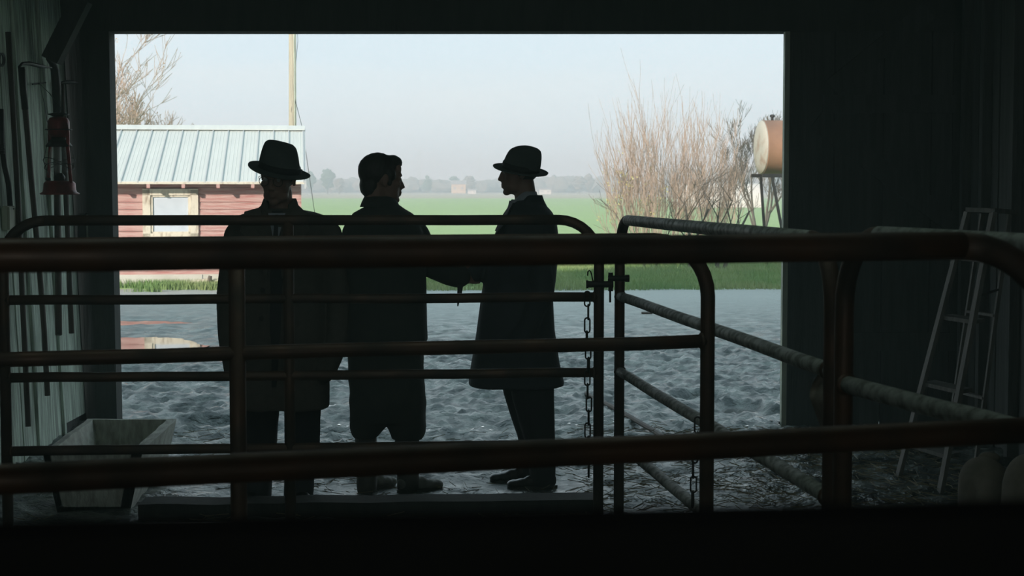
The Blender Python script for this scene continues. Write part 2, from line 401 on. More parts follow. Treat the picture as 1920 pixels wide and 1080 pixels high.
bm = bmesh.new(); box(bm, (0, DY + .09, hz + .15), (6.4, .2, .30)); fin('header_beam', bm, 'beam', wf)
bm = bmesh.new(); box(bm, (0, DY + .12, hz + 1.0), (6.4, .06, 1.5)); fin('outer_boarding', bm, 'barnwood_d', wf)
wr = empty('wall_right', (0, 0, 0)); wr['kind'] = 'structure'
WX = 3.05
y = 11.06
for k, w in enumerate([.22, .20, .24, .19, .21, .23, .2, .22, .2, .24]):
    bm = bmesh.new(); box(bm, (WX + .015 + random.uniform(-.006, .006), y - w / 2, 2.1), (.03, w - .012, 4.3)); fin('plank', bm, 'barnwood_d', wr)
    if k in (0, 2, 5): 
        bm = bmesh.new(); box(bm, (WX - .03, y - w, 2.1), (.06, .07, 4.3)); fin('stud', bm, 'barnwood_d', wr)
    y -= w
bm = bmesh.new(); box(bm, (WX + .06, 3.5, 2.1), (.05, 15.4, 4.4)); fin('backing_board', bm, 'beam', wr)
wb = empty('wall_back', (0, -4.25, 0)); wb['kind'] = 'structure'      # rear opening added for fill; added lean-to keeps direct sun out
for (xa, xb, za, zb_) in ((-3.3, -2.4, -.1, 4.3), (2.4, 3.3, -.1, 4.3), (-2.4, 2.4, 3.0, 4.3)):
    bm = bmesh.new(); box(bm, ((xa + xb) / 2, 0, (za + zb_) / 2), (xb - xa, .1, zb_ - za)); fin('boarding', bm, 'barnwood_d', wb)
bm = bmesh.new(); box(bm, (0, -3.6, 3.4), (16, 7.2, .08)); fin('sun_blocker_roof', bm, 'roofm', wb)
bm = bmesh.new(); box(bm, (-8, -3.6, 1.6), (.08, 7.2, 3.6)); fin('sun_blocker_wall', bm, 'barnwood_d', wb)
slab('rear_yard_ground', -20, 20, -30, -4.2, -.2, -.03, M['mud'])
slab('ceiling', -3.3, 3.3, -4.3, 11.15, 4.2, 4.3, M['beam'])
slab('added_ceiling_pane', -2.0, 2.0, 3.6, 5.6, 4.15, 4.19, M['pane'])      # added opaque pane, no opening behind it, above the overhead_fill light
# roof over the hayloft and the long barn beside it
rf = empty('roof', (0, 5, 4)); rf['kind'] = 'structure'
for s in (1, -1):
    bm = bmesh.new()
    y0, z0, y1, z1 = (11.7, 4.5, 5, 12.2) if s == 1 else (-5.0, 4.5, 5, 12.2)
    hexa(bm, [(-13.2, y0 - 5, z0 - 4), (11, y0 - 5, z0 - 4), (11, y1 - 5, z1 - 4), (-13.2, y1 - 5, z1 - 4),
              (-13.2, y0 - 5, z0 - 3.9), (11, y0 - 5, z0 - 3.9), (11, y1 - 5, z1 - 3.9), (-13.2, y1 - 5, z1 - 3.9)])
    fin('roof_slope', bm, 'roofm', rf)
for x in (-13, 10.9):
    o = raw('gable', [(x, -4.9, 0), (x, 11.2, 0), (x, 11.2, 4.9), (x, 5, 12.1), (x, -4.9, 4.5), (x + .1, -4.9, 0), (x + .1, 11.2, 0), (x + .1, 11.2, 4.9), (x + .1, 5, 12.1), (x + .1, -4.9, 4.5)],
        [(0, 1, 2, 3, 4), (9, 8, 7, 6, 5), (0, 5, 6, 1), (1, 6, 7, 2), (2, 7, 8, 3), (3, 8, 9, 4), (4, 9, 5, 0)], 'redboard', wf)
# diagonal knee brace at the left post
bm = bmesh.new(); q0 = P(92, 112, 10.35); q1 = P(128, 40, 10.35); d = (q1 - q0)
u = Vector((d.z, 0, -d.x)).normalized() * .055; q1 = q1 + d * .6
hexa(bm, [q0 - u, q0 + u, q0 + u + Vector((0, .12, 0)), q0 - u + Vector((0, .12, 0)), q1 - u, q1 + u, q1 + u + Vector((0, .12, 0)), q1 - u + Vector((0, .12, 0))])
fin('knee_brace', bm, 'beam', wl)

# plank door on the right, ledged and braced, seen from inside
door = empty('door_1', (jr, DY, 0)); door['kind'] = 'structure'
z0d = P(1470, 809, DY).z; x0 = 0; seams = [1470, 1563, 1655, 1745, 1792]
bm = bmesh.new(); box(bm, (.016, .03, (z0d + 4) / 2), (.034, .07, 4 - z0d)); fin('edge_stile', bm, 'edge', door)  # much paler than the planks beside it
for a, b in zip(seams, seams[1:]):
    xa = P(a, 400, DY).x - jr + (.034 if a == 1470 else .005); xb = P(b, 400, DY).x - jr - .005
    bm = bmesh.new(); box(bm, ((xa + xb) / 2, .03, (z0d + 4) / 2), (xb - xa, .03, 4 - z0d)); fin('plank', bm, 'doorwood', door)
bm = bmesh.new(); box(bm, (.66, .05, 2.0), (1.3, .01, 3.9)); fin('backing_board', bm, 'beam', door)
def seg(name, p, q, w, th, y, m, par, off):
    bm = bmesh.new(); d = (q - p).normalized(); u = Vector((-d.z, 0, d.x)) * w / 2
    pts = [p - u, q - u, q + u, p + u]
    hexa(bm, [Vector((a.x, y, a.z)) - off for a in pts] + [Vector((a.x, y - th, a.z)) - off for a in pts])
    return fin(name, bm, m, par)
off = Vector((jr, DY, 0))
seg('ledge', P(1542, 195, DY), P(1790, 195, DY), .125, .035, DY + .01, 'doorwood', door, off)
seg('ledge', P(1542, 640, DY), P(1790, 640, DY), .125, .035, DY + .01, 'doorwood', door, off)
seg('brace', P(1530, 225, DY), P(1785, 420, DY), .13, .035, DY + .01, 'doorwood', door, off)
seg('brace', P(1560, 165, DY), P(1740, 20, DY), .13, .035, DY + .01, 'doorwood', door, off)
# corner post at the right
bm = bmesh.new(); xa = P(1792, 400, DY).x; box(bm, ((xa + WX) / 2 + .02, DY + .05, 2.1), (WX - xa + .1, .12, 4.3)); fin('corner_post', bm, 'beam', wf)

# ---------------------------------------------------------------- tube gates
ZR = [1.508, 1.146, .79, .452, .085]
def gate(name, pL, pR, label, mrail, stile=None, rL=.19, rR=.19, rad=.0245, tilt=0, zs=ZR, group=None, frL=None, frR=None):
    """panel of five rails inside a bent tube frame; pL, pR are plan points"""
    pL = Vector((*pL, 0)); pR = Vector((*pR, 0)); ax = (pR - pL); ln = ax.length; ax.normalize()
    ang = math.atan2(ax.y, ax.x)
    root = empty(name, pL, ang); tag(root, label, 'gate', group)
    zt = zs[0]
    pts = [(0, 0, 0)]
    for k in range(0, 9):
        a = math.pi - k / 8 * math.pi / 2
        pts.append((rL + rL * math.cos(a), 0, zt - rL + rL * math.sin(a)))
    # left post, top tube, right post: three parts butting at the bends
    bm = bmesh.new(); tube(bm, pts, rad, 14); fin('post', bm, frL or 'rust', root, True)
    bm = bmesh.new(); n = 10
    tube(bm, [(rL + (ln - rL - rR) * k / n, 0, zt + .003 * noise.noise(Vector((k, ln, 0)))) if 0 < k < n else (rL + (ln - rL - rR) * k / n, 0, zt) for k in range(n + 1)], rad, 14); fin('top_rail', bm, mrail, root, True)
    pts = [(ln, 0, 0)]
    for k in range(0, 9):
        a = k / 8 * math.pi / 2
        pts.append((ln - rR + rR * math.cos(a), 0, zt - rR + rR * math.sin(a)))
    bm = bmesh.new(); tube(bm, pts, rad, 14); fin('post', bm, frR or 'rust', root, True)
    for z in zs[1:]:
        bm = bmesh.new(); m_ = [(ln * k / 12, 0, z + (.004 * noise.noise(Vector((k * .6, ln * 3, z * 9))) if 0 < k < 12 else 0)) for k in range(13)]
        tube(bm, m_, rad * .93, 14); fin('rail', bm, mrail, root, True)
        for x in (rad * .9, ln - rad * .9):
            bm = bmesh.new()
            lathe(bm, [(rad * .95, -.006), (rad * 1.25, 0), (rad * .95, .006)], 12, mtx=Matrix.Translation((x, 0, z)) @ Matrix.Rotation(math.pi / 2, 4, 'Y'))
            fin('weld_bead', bm, frL or 'rust', root, True)
    if stile is not None:
        bm = bmesh.new(); tube(bm, [(stile, .0, zs[-1]), (stile, 0, zt)], rad * 1.05, 14); fin('stile', bm, 'rust', root, True)
    return root
AL = P(6, 500, 7.38); AR = P(1123, 500, 7.6)
gA = gate('tube_gate', (AL.x, AL.y), (AR.x, AR.y), 'thin dark tube gate farthest back, right in front of the three men', 'rust', stile=(P(543, 500, 7.49).x - AL.x))
DL = P(1162, 500, 7.65); DR = P(1561, 600, 4.49)
gD = gate('tube_gate', (DL.x, DL.y), (DR.x, DR.y), 'worn pale tube panel running towards the viewer from the latch and chain', 'galv')
EL = P(1583, 600, 4.06); EL2 = P(1583, 600, 4.2)
ER = P(1895, 800, 3.42); dE = (ER - EL2).normalized()
gE = gate('tube_gate', (EL2.x, EL2.y), (EL2.x + dE.x * 2.1, EL2.y + dE.y * 2.1), 'pale scuffed tube panel nearest the stepladder, lower right', 'galv', zs=[1.535] + ZR[1:])
BR = P(1327, 600, 5.39); BL_ = P(0, 600, 4.79); dB = (BR - BL_); dB.z = 0; dB.normalize()
BL = BR - dB * 3.05
gB = gate('tube_gate', (BL.x, BL.y), (BR.x, BR.y), 'dark tube gate in the middle, its right post cutting across the pale panel', 'rust', stile=(P(447, 600, 5.0).x - BL.x) / dB.x, zs=[1.483] + ZR[1:])
CR = P(1992, 600, 2.855); C0 = P(0, 600, 2.35); dC = (CR - C0); dC.z = 0; dC.normalize(); CLp = CR - dC * 2.85
ZC = [1.553, 1.227, .88, .5, .12]
gC = gate('tube_gate', (CLp.x, CLp.y), (CR.x, CR.y), 'nearest and thickest looking rusty tube gate across the whole foreground', 'rust', zs=ZC, rR=.205, rL=.18)

# latch between the gates
la = empty('gate_latch', P(1143, 533, 7.62)); tag(la, 'dark steel slide latch with pin between the thin gate and the pale panel', 'latch')
lo = la.location
def LP(px, py, dy=0): return P(px, py, 7.62 + dy) - lo
bm = bmesh.new(); tube(bm, [LP(1100, 533, -.035), LP(1150, 533, -.035)], .0155, 12); tube(bm, [LP(1099, 533, -.035), LP(1103, 533, -.035)], .019, 12); fin('bolt', bm, 'iron', la)
bm = bmesh.new(); tube(bm, [LP(1145, 511, -.035), LP(1145, 546, -.035)], .0115, 10); fin('sleeve', bm, 'iron', la)
bm = bmesh.new(); tube(bm, [LP(1144, 546, -.035), LP(1144, 567, -.035)], .005, 8); fin('pin', bm, 'iron', la)
bm = bmesh.new(); tube(bm, [LP(1140, 522, -.035), LP(1180, 522, -.035)], .0135, 12); tube(bm, [LP(1172, 522, -.035), LP(1180, 522, -.035)], .017, 12); fin('bolt', bm, 'iron', la)
bm = bmesh.new(); tube(bm, [LP(1102, 517, -.06), LP(1102, 510, -.06), LP(1105, 507, -.06), LP(1108, 510, -.06), LP(1112, 528, -.04)], .0032, 8); fin('hook', bm, 'iron', la)
def chainobj(x0, y0, x1, y1, Y, label, pitch=.062, sz=1.0, nmax=99):
    a = P(x0, y0, Y); b = P(x1, y1, Y); ln = (b - a).length; n = min(nmax, int(ln / pitch)); root = empty('chain', a); tag(root, label, 'chain')
    me = None
    bm = bmesh.new(); pts = []
    hw, hh = .0125 * sz, .0225 * sz
    for k in range(16):
        t = 2 * math.pi * k / 16; pts.append(Vector((hw * math.cos(t), 0, hh * math.copysign(1, math.sin(t)) * (0 if abs(math.sin(t)) < .01 else 1) + hw * math.sin(t))))
    pts = [Vector((hw * math.cos(t), 0, (hh if math.sin(t) > 0 else -hh) + hw * math.sin(t))) for t in [math.pi * 2 * (k + .5) / 16 for k in range(16)]]
    tube(bm, pts + [pts[0], pts[1]], .0042 * sz, 6, cap=False)
    me = bpy.data.meshes.new('chain_link'); bm.to_mesh(me); bm.free()
    for i in range(n):
        o = link('chain_link', me, 'iron' if i == 0 else None, root, True); t = (i + .5) / n
        o.location = (b - a) * t + Vector((.004 * math.sin(i * 1.7), 0, 0)); o.rotation_euler = (0, 0, (i % 2) * 1.35 + .15 * math.sin(i))
    return root
chainobj(1101, 548, 1104, 893, 7.55, 'long dark steel chain hanging beside the latch post', pitch=.058)
chainobj(1309, 783, 1296, 950, 5.85, 'short looped chain hanging from the pale panel behind the middle gate post', pitch=.05, sz=.85)

# ---------------------------------------------------------------- near board at the very bottom of view
nb = empty('stall_rail', (0, .62, 0)); tag(nb, 'dark blurred board rail along the very bottom, closest to the viewer', 'board')
bm = bmesh.new(); zt1 = P(200, 1035, .62).z; zt2 = P(1500, 975, .62).z
hexa(bm, [(-1.4, 0, zt1 - .30), (1.4, 0, zt1 - .30), (1.4, .035, zt1 - .30), (-1.4, .035, zt1 - .30), (-1.4, 0, zt1 - .022), (1.4, 0, zt2 + .028), (1.4, .035, zt2 + .028), (-1.4, .035, zt1 - .022)])
fin('board', bm, 'shade_black', nb)
for x in (-1.36, 1.36):
    bm = bmesh.new(); box(bm, (x, .06, .72), (.09, .07, 1.5)); fin('post', bm, 'shade_black', nb)

# ---------------------------------------------------------------- trough, sill timber, pole
tr = empty('feed_trough', (-2.15, 8.8, 0)); tag(tr, 'open weathered wooden feed trough on the ground below the left wall', 'trough'); to = tr.location.copy()
def TP(v): return Vector(v) - to
rf_l = P(165, 784, 9.5); rf_r = P(331, 781, 9.5); rn_l = P(80, 850, 8.22); rn_r = P(268, 868, 8.22)
zt_ = .31
rf_l.z = rf_r.z = .30; rn_l.z = rn_r.z = .315
ins = .07; th = .032
def side(name, a, b, ax, bx, t):
    # a,b rim points; ax,bx bottom points; t thickness vector
    bm = bmesh.new(); n = 8; prev = None
    for i in range(n + 1):
        k = i / n; top = a.lerp(b, k); bot = ax.lerp(bx, k); top = top + Vector((.006 * noise.noise(top * 5), 0, .008 * noise.noise(top * 4)))
        ring = [bm.verts.new(TP(p)) for p in (bot, bot + t, top + t, top)]
        if prev:
            for q in range(4): bm.faces.new((prev[q], prev[(q + 1) % 4], ring[(q + 1) % 4], ring[q]))
        else: bm.faces.new(ring)
        prev = ring
    bm.faces.new(prev); return fin(name, bm, 'troughwood', tr)
def dn(p, dx): return Vector((p.x + dx, p.y, .0))
rr0 = P(300, 781, 9.5); rr0.z = .3
side('side_board', rn_l, rf_l, dn(rn_l, ins), dn(rf_l, ins), Vector((.035, 0, 0)))
side('side_board', rn_r, rf_r, dn(rn_r, -ins), dn(rf_r, -ins), Vector((-.055, 0, 0)))
side('end_board', rf_l, rf_r, dn(rf_l, ins), dn(rf_r, -ins), Vector((0, -.035, 0)))
side('end_board', rn_l, rn_r, dn(rn_l, ins), dn(rn_r, -ins), Vector((0, .035, 0)))
bm = bmesh.new(); hexa(bm, [TP(p) for p in (dn(rn_l, ins) , dn(rn_r, -ins), dn(rf_r, -ins), dn(rf_l, ins), dn(rn_l, ins) + Vector((0, 0, .03)), dn(rn_r, -ins) + Vector((0, 0, .03)), dn(rf_r, -ins) + Vector((0, 0, .03)), dn(rf_l, ins) + Vector((0, 0, .03)))])
fin('bottom_board', bm, 'troughwood', tr)
# long timber sill
bm = bmesh.new(); a = P(268, 950, 8.12); b = P(1116, 927, 8.25); prev = None; n = 24
for i in range(n + 1):
    t = i / n; p = a.lerp(b, t); z = .085 + .008 * noise.noise(Vector((t * 9, 0, 0))); j = .006 * noise.noise(Vector((t * 14, 3, 0)))
    ring = [bm.verts.new(Vector(q)) for q in ((p.x, p.y - .11, -.03), (p.x, p.y + .07, -.03), (p.x, p.y + .07 + j, z), (p.x, p.y - .11 + j, z - .004))]
    if prev:
        for q in range(4): bm.faces.new((prev[q], prev[(q + 1) % 4], ring[(q + 1) % 4], ring[q]))
    else: bm.faces.new(ring)
    prev = ring
bm.faces.new(prev)
o = fin('timber_sill', bm, 'beam'); tag(o, 'long dark timber lying on the ground in front of the men\'s feet', 'timber')
bm = bmesh.new(); a = PZ(1098, 738, .06); b = PZ(1300, 858, .05); tube(bm, [a, a.lerp(b, .3) + Vector((0, 0, .02)), a.lerp(b, .65) + Vector((.02, 0, .01)), b], .018, 8)
o = fin('wooden_pole', bm, 'tool'); tag(o, 'thin wooden pole lying on the mud between latch post and pale panel', 'pole')
bm = bmesh.new(); a = PZ(812, 727, .015); b = PZ(848, 726, .02); tube(bm, [a, b], .012, 6); o = fin('stick', bm, 'tool'); tag(o, 'short dark stick lying on the mud left of the third man', 'stick')
bm = bmesh.new(); a = PZ(1203, 587, .015); b = PZ(1223, 586, .02); tube(bm, [a, b], .018, 6); o = fin('stick', bm, 'tool'); tag(o, 'short stick lying on the far gravel right of the latch', 'stick')

# ---------------------------------------------------------------- things on the left wall
def WY(px): return 2.9 * F / (960 - px) * .985
def W(px, py, o=.0):
    """point hanging in front of the left wall: solve depth so that x = wall face + o"""
    z = 1.65; Y = 10
    for _ in range(6):
        p = P(px, py, Y); Y *= (wallx(p.z) + o) / p.x; 
    return P(px, py, Y)
def tool(name, label, cat, handle, r, head, hm='tool', hr=None, headname='blade'):
    base = handle[0]; root = empty(name, base); tag(root, label, cat, 'hand tools hung on the left wall')
    bm = bmesh.new(); tube(bm, [p - base for p in handle], r if not hr else hr, 10); fin('handle', bm, hm, root, True)
    for hn, pts, rad, flat in head:
        bm = bmesh.new(); tube(bm, [p - base for p in pts], rad, 10)
        fin(hn, bm, 'iron', root, True)
    return root
tool('hay_hook', 'long handled hook with curved blade, leftmost tool above the lantern', 'tool',
     [W(42, 130, .07), W(47, 200, .07), W(58, 330, .07), W(72, 480, .07), W(83, 620, .07), W(89, 742, .07)], .017,
     [('hook_blade', [W(35, 126, .07), W(42, 119, .06), W(55, 119, .08), W(75, 124, .1), W(97, 127, .12)], [.006, .010, .013, .012, .004], 0), ('ferrule', [W(40, 126, .07), W(47, 205, .07)], .020, 0)])
tool('bent_fork', 'dark broad curved iron bar tool with long handle, behind the lantern', 'tool',
     [W(106, 200, .06), W(107, 330, .06), W(109, 480, .06), W(110, 628, .08)], .021,
     [('curved_shaft', [W(88, 110, .06), W(98, 118, .07), W(103, 132, .08), W(106, 165, .08), W(107, 215, .07)], [.008, .022, .028, .030, .024], 0)])
tool('hoe', 'slim hoe with small flat blade, right of the lantern', 'tool',
     [W(116, 158, .06), W(121, 300, .06), W(127, 450, .06), W(134, 625, .08)], .017,
     [('hoe_blade', [W(112, 156, .06), W(122, 154, .06), W(136, 154, .10), W(147, 156, .12)], [.006, .014, .013, .004], 0)])
tool('pole_handle', 'dark round wooden shaft leaning on the wall left of the curved hook', 'pole',
     [W(15, 60, .06), W(24, 200, .06), W(35, 400, .06), W(42, 560, .06), W(53, 800, .08)], .016, [])
# lantern
lt = empty('barn_lantern', P(112, 365, 9.7)); tag(lt, 'red hurricane lantern hanging by its wire bail on the left wall', 'lantern')
k = 1.27; hs = .50   # overall height (m) from base to cap
def LL(prof, name, m, c=(0, 0, 0)):
    bm = bmesh.new(); lathe(bm, prof, 28, c); return fin(name, bm, m, lt, True)
LL([(.02, 0), (.112, 0), (.116, .008), (.100, .016), (.095, .03), (.092, .068), (.080, .08), (.02, .084)], 'fuel_tank', 'lred')
LL([(.018, .08), (.032, .082), (.034, .105), (.022, .125), (.012, .13)], 'burner', 'iron')
LL([(.012, .084), (.016, .084), (.016, .10), (.01, .102)], 'filler_cap', 'iron', (-.062, -.02, 0))
LL([(.074, .285), (.078, .29), (.052, .325), (.044, .33), (.044, .345)], 'chimney_skirt', 'iron')
LL([(.046, .34), (.060, .36), (.064, .38), (.064, .435), (.052, .455), (.03, .462)], 'chimney', 'lred')
LL([(.078, .383), (.080, .386), (.078, .389)], 'chimney_ring', 'iron')
LL([(.02, .46), (.035, .466), (.062, .474), (.060, .480), (.02, .488)], 'cap', 'iron')
bm = bmesh.new()
lathe(bm, [(.046, .135), (.056, .16), (.060, .20), (.055, .25), (.044, .285), (.0445, .286), (.0562, .25), (.0615, .20), (.0572, .16), (.047, .134)], 28)
fin('globe', bm, M['glass'], lt, True)
for s, nm in ((-1, 0), (1, 0)):
    ca, sa = math.cos(R(-25)), math.sin(R(-25))
    bm = bmesh.new(); pts = [(.085 * s, .07), (.078 * s, .16), (.066 * s, .28), (.070 * s, .36), (.058 * s, .42), (.035 * s, .445)]
    tube(bm, [(x * ca, x * sa, z) for x, z in pts], .0105, 10); fin('side_tube', bm, 'lred', lt, True)
bm = bmesh.new()
for zc, rx in ((.20, .085), (.17, .080)):
    pts = [(rx * 1.08 * math.cos(a), rx * math.sin(a), zc + .02 * math.sin(a * 2 + zc * 30)) for a in [2 * math.pi * i / 28 for i in range(29)]]
    tube(bm, pts, .0022, 6, cap=False)
for a in (0.4, 2.2, 3.6, 5.2):
    tube(bm, [(.07 * math.cos(a), .07 * math.sin(a), .29), (.092 * math.cos(a), .09 * math.sin(a), .2), (.06 * math.cos(a), .06 * math.sin(a), .11)], .002, 6)
fin('wire_guard', bm, 'iron', lt)
bm = bmesh.new(); nail = W(74, 157, .02) - lt.location
tube(bm, [(-.066, 0, .43), nail.lerp(Vector((-.066, 0, .43)), .5) + Vector((.005, 0, 0)), nail, nail.lerp(Vector((.058, 0, .43)), .3) + Vector((.01, 0, .01)), nail.lerp(Vector((.058, 0, .43)), .7) + Vector((.015, 0, .005)), (.058, 0, .43)], .0024, 6)
fin('bail_wire', bm, 'iron', lt)
# spike the lantern hangs on
bm = bmesh.new(); tube(bm, [W(73, 157, -.03), W(73, 157, .05)], .006, 8); tube(bm, [W(61, 158, .03), W(86, 155, .03)], .0045, 8); o = fin('spike', bm, 'iron'); tag(o, 'small iron cross spike in the wall that carries the lantern wire', 'spike')
# conduit and junction box
def wallbox(name, label, px0, py0, px1, py1, dep, mm, cover=True):
    c = W((px0 + px1) / 2, (py0 + py1) / 2, dep / 2); root = empty(name, c); tag(root, label, 'electrical box')
    h = abs(P(px0, py0, c.y).z - P(px0, py1, c.y).z); wy = abs(W(px0, py0, dep).y - W(px1, py0, dep).y)
    wy = min(wy, .16)
    bm = bmesh.new(); box(bm, (0, 0, 0), (dep, wy, h)); bmesh.ops.bevel(bm, geom=bm.edges[:], offset=.006, segments=2, affect='EDGES'); fin('housing', bm, mm, root)
    bm = bmesh.new(); box(bm, (dep / 2 + .003, 0, 0), (.006, wy * .9, h * .92)); fin('cover_plate', bm, 'edge', root)
    for s in (-1, 1):
        bm = bmesh.new(); ell(bm, (dep / 2 + .007, 0, s * h * .38), .005, sub=1); fin('screw', bm, 'iron', root)
    return root
wallbox('junction_box', 'grey metal junction box with conduit at the left frame edge', 0, 386, 34, 432, .04, 'edge')
wallbox('switch_box', 'small grey switch box on the wall beside the left barn post', 150, 400, 168, 448, .06, 'beam')
bm = bmesh.new(); tube(bm, [W(2, 205, .03), W(3, 268, .03), W(8, 310, .03), W(16, 345, .03), W(19, 386, .035)], .0155, 10)
for i in range(5): lathe(bm, [(.016, -.004), (.020, 0), (.016, .004)], 10, mtx=Matrix.Translation(W(3, 268 + i * 5, .03)))
o = fin('conduit', bm, 'iron', smooth=True); tag(o, 'bent dark conduit pipe running down into the junction box', 'pipe')
bm = bmesh.new()
for i in range(4):
    tube(bm, [(W(4 + 5 * math.cos(a) - i, 112 + 12 * math.sin(a), .03 + .012 * i)) for a in [2 * math.pi * q / 14 for q in range(15)]], .005, 6, cap=False)
o = fin('wire_coil', bm, 'iron'); tag(o, 'small coil of dark wire hung at the upper left frame edge', 'wire')

# ---------------------------------------------------------------- stepladder, sacks, cloth
lad = empty('stepladder', P(1800, 900, 8.9)); lad.location.z = 0; tag(lad, 'old wooden stepladder standing open by the right wall', 'stepladder'); lo_ = lad.location.copy()
def LD(px, py, Y): return P(px, py, Y) - lo_
def bar(bm, a, b, w, t, up=Vector((0, 1, 0))):
    d = (b - a).normalized(); s = d.cross(up).normalized() * w / 2; f = s.cross(d).normalized() * t / 2
    hexa(bm, [a - s - f, a + s - f, a + s + f, a - s + f, b - s - f, b + s - f, b + s + f, b - s + f])
zl = lambda px, py, Y: P(px, py, Y)
topL, topR = LD(1814, 397, 9.2), LD(1862, 399, 8.95)
def foot(px, Y): p = Vector((P(px, 600, Y).x, Y, 0.0)) - lo_; return p
fL, fR = foot(1688, 9.2), foot(1768, 8.75)
for a, b in ((fL, topL), (fR, topR)):
    bm = bmesh.new(); bar(bm, a, b, .022, .075); fin('side_rail', bm, 'ladder', lad)
bL, bR = foot(1775, 9.75), foot(1832, 9.35)
tbL, tbR = LD(1842, 400, 9.3), LD(1893, 402, 9.05)
for a, b in ((bL, tbL), (bR, tbR)):
    bm = bmesh.new(); bar(bm, a, b, .02, .03); fin('rear_leg', bm, 'ladder', lad)
for f in (.12, .35, .60, .82):
    bm = bmesh.new(); hexa(bm, [fL.lerp(topL, f) , fR.lerp(topR, f), fR.lerp(topR, f) + Vector((.1, .1, 0)), fL.lerp(topL, f) + Vector((.1, .1, 0)),
        fL.lerp(topL, f) + Vector((0, 0, .022)), fR.lerp(topR, f) + Vector((0, 0, .022)), fR.lerp(topR, f) + Vector((.1, .1, .022)), fL.lerp(topL, f) + Vector((.1, .1, .022))])
    fin('step', bm, 'ladder', lad)
for f in (.3, .62):
    bm = bmesh.new(); bar(bm, bL.lerp(tbL, f), bR.lerp(tbR, f), .03, .015, Vector((0, 0, 1))); fin('rear_brace', bm, 'ladder', lad)
bm = bmesh.new(); hexa(bm, [topL + Vector((-.02, -.03, 0)), topR + Vector((.0, -.03, 0)), tbR + Vector((.06, .05, 0)), tbL + Vector((0, .05, 0)),
    topL + Vector((-.02, -.03, .025)), topR + Vector((.0, -.03, .025)), tbR + Vector((.06, .05, .025)), tbL + Vector((0, .05, .025))]); fin('top_cap', bm, 'ladder', lad)
bm = bmesh.new(); bar(bm, fR.lerp(topR, .7), bR.lerp(tbR, .72), .012, .008); fin('spreader_arm', bm, 'iron', lad)
def sack(px0, px1, py0, Y, label, seed):
    c = P((px0 + px1) / 2, 900, Y); r = (P(px1, 0, Y).x - P(px0, 0, Y).x) / 2; top = P(px0, py0, Y).z
    bm = bmesh.new(); ell(bm, (0, 0, top - r * 1.25), (r, r * 1.2, r * 1.25), sub=4)
    for v in bm.verts:
        if v.co.z < top - r * 1.25: v.co.z = (top - r * 1.25) * (1 - ((top - r * 1.25 - v.co.z) / (r * 1.25)) ** .6); v.co.x = v.co.x * .6 + math.copysign(min(abs(v.co.x) * 2.2, r), v.co.x) * .4
    for v in bm.verts:
        q = v.co * 6 + Vector((seed, 0, 0)); v.co += v.co.normalized() * .02 * noise.noise(q); v.co.z = max(v.co.z, 0); 
        
    root = empty('feed_sack', (c.x, Y, 0)); tag(root, label, 'sack', 'feed sacks by the right wall'); fin('sack_body', bm, 'sack', root, True)
    bm = bmesh.new(); ell(bm, (r * .3, r * .4, top * .97), (.05, .03, .03), sub=2); fin('tied_neck', bm, 'sack', root, True)
sack(1798, 1892, 856, 6.9, 'rounded pale feed sack on the floor at lower right, left of its pair', 1)
sack(1880, 1990, 852, 6.5, 'rounded pale feed sack cut by the right frame edge', 7)
# cloth sack hanging on the far side of the pale panel
pc = P(1540, 690, 5.15); cl_ = empty('hanging_sack', pc); tag(cl_, 'crumpled brown cloth sack hanging over the pale panel beside its near post', 'sack')
V = []; Fc = []; nx_, nz_ = 10, 14
pix = [(1522, 728), (1535, 705), (1556, 690), (1575, 700), (1575, 800), (1556, 806)]
for j in range(nz_ + 1):
    t = j / nz_; xl = 1540 - 22 * math.sin(min(1, t * 2.2) * math.pi / 2) * (1 if t < .45 else max(0, 1 - (t - .45) * 1.9)); xr = 1580
    for i in range(nx_ + 1):
        s = i / nx_; p = P(xl + (xr - xl) * s, 695 + 112 * t, 5.15 + .04 * math.sin(s * 7 + t * 3) + .02 * math.sin(t * 9)) - pc; V.append(p)
for j in range(nz_):
    for i in range(nx_): a = j * (nx_ + 1) + i; Fc.append((a, a + 1, a + nx_ + 2, a + nx_ + 1))
n0 = len(V); V += [v + Vector((.005, .03, 0)) for v in V]; Fc += [tuple(n0 + q for q in reversed(f)) for f in Fc]
raw('sack_cloth', V, Fc, 'sack', cl_, True)

# straw scattered on the ground
random.seed(11); V = []; Fc = []
for i in range(2600):
    if i < 1500: x = random.uniform(.4, 2.7); yy = random.uniform(7.7, 10.9)
    else: x = random.uniform(-2.5, 2.7); yy = random.uniform(7.7, 10.9)
    a = random.uniform(0, math.pi); ln = random.uniform(.02, .07); z = gh(x, yy) + .006; w = .0018
    if x < -1.65 and 8.0 < yy < 9.7: continue
    dx, dy = math.cos(a) * ln, math.sin(a) * ln; tz = random.uniform(-.004, .02)
    n0 = len(V); V += [(x - dx, yy - dy, z), (x + dx, yy + dy, z + tz), (x + dx, yy + dy, z + tz + .004), (x - dx, yy - dy, z + .004)]
    Fc.append((n0, n0 + 1, n0 + 2, n0 + 3))
o = raw('straw', V, Fc, 'straw'); tag(o, 'loose straw scattered over the muddy barn floor', 'straw', kind='stuff')
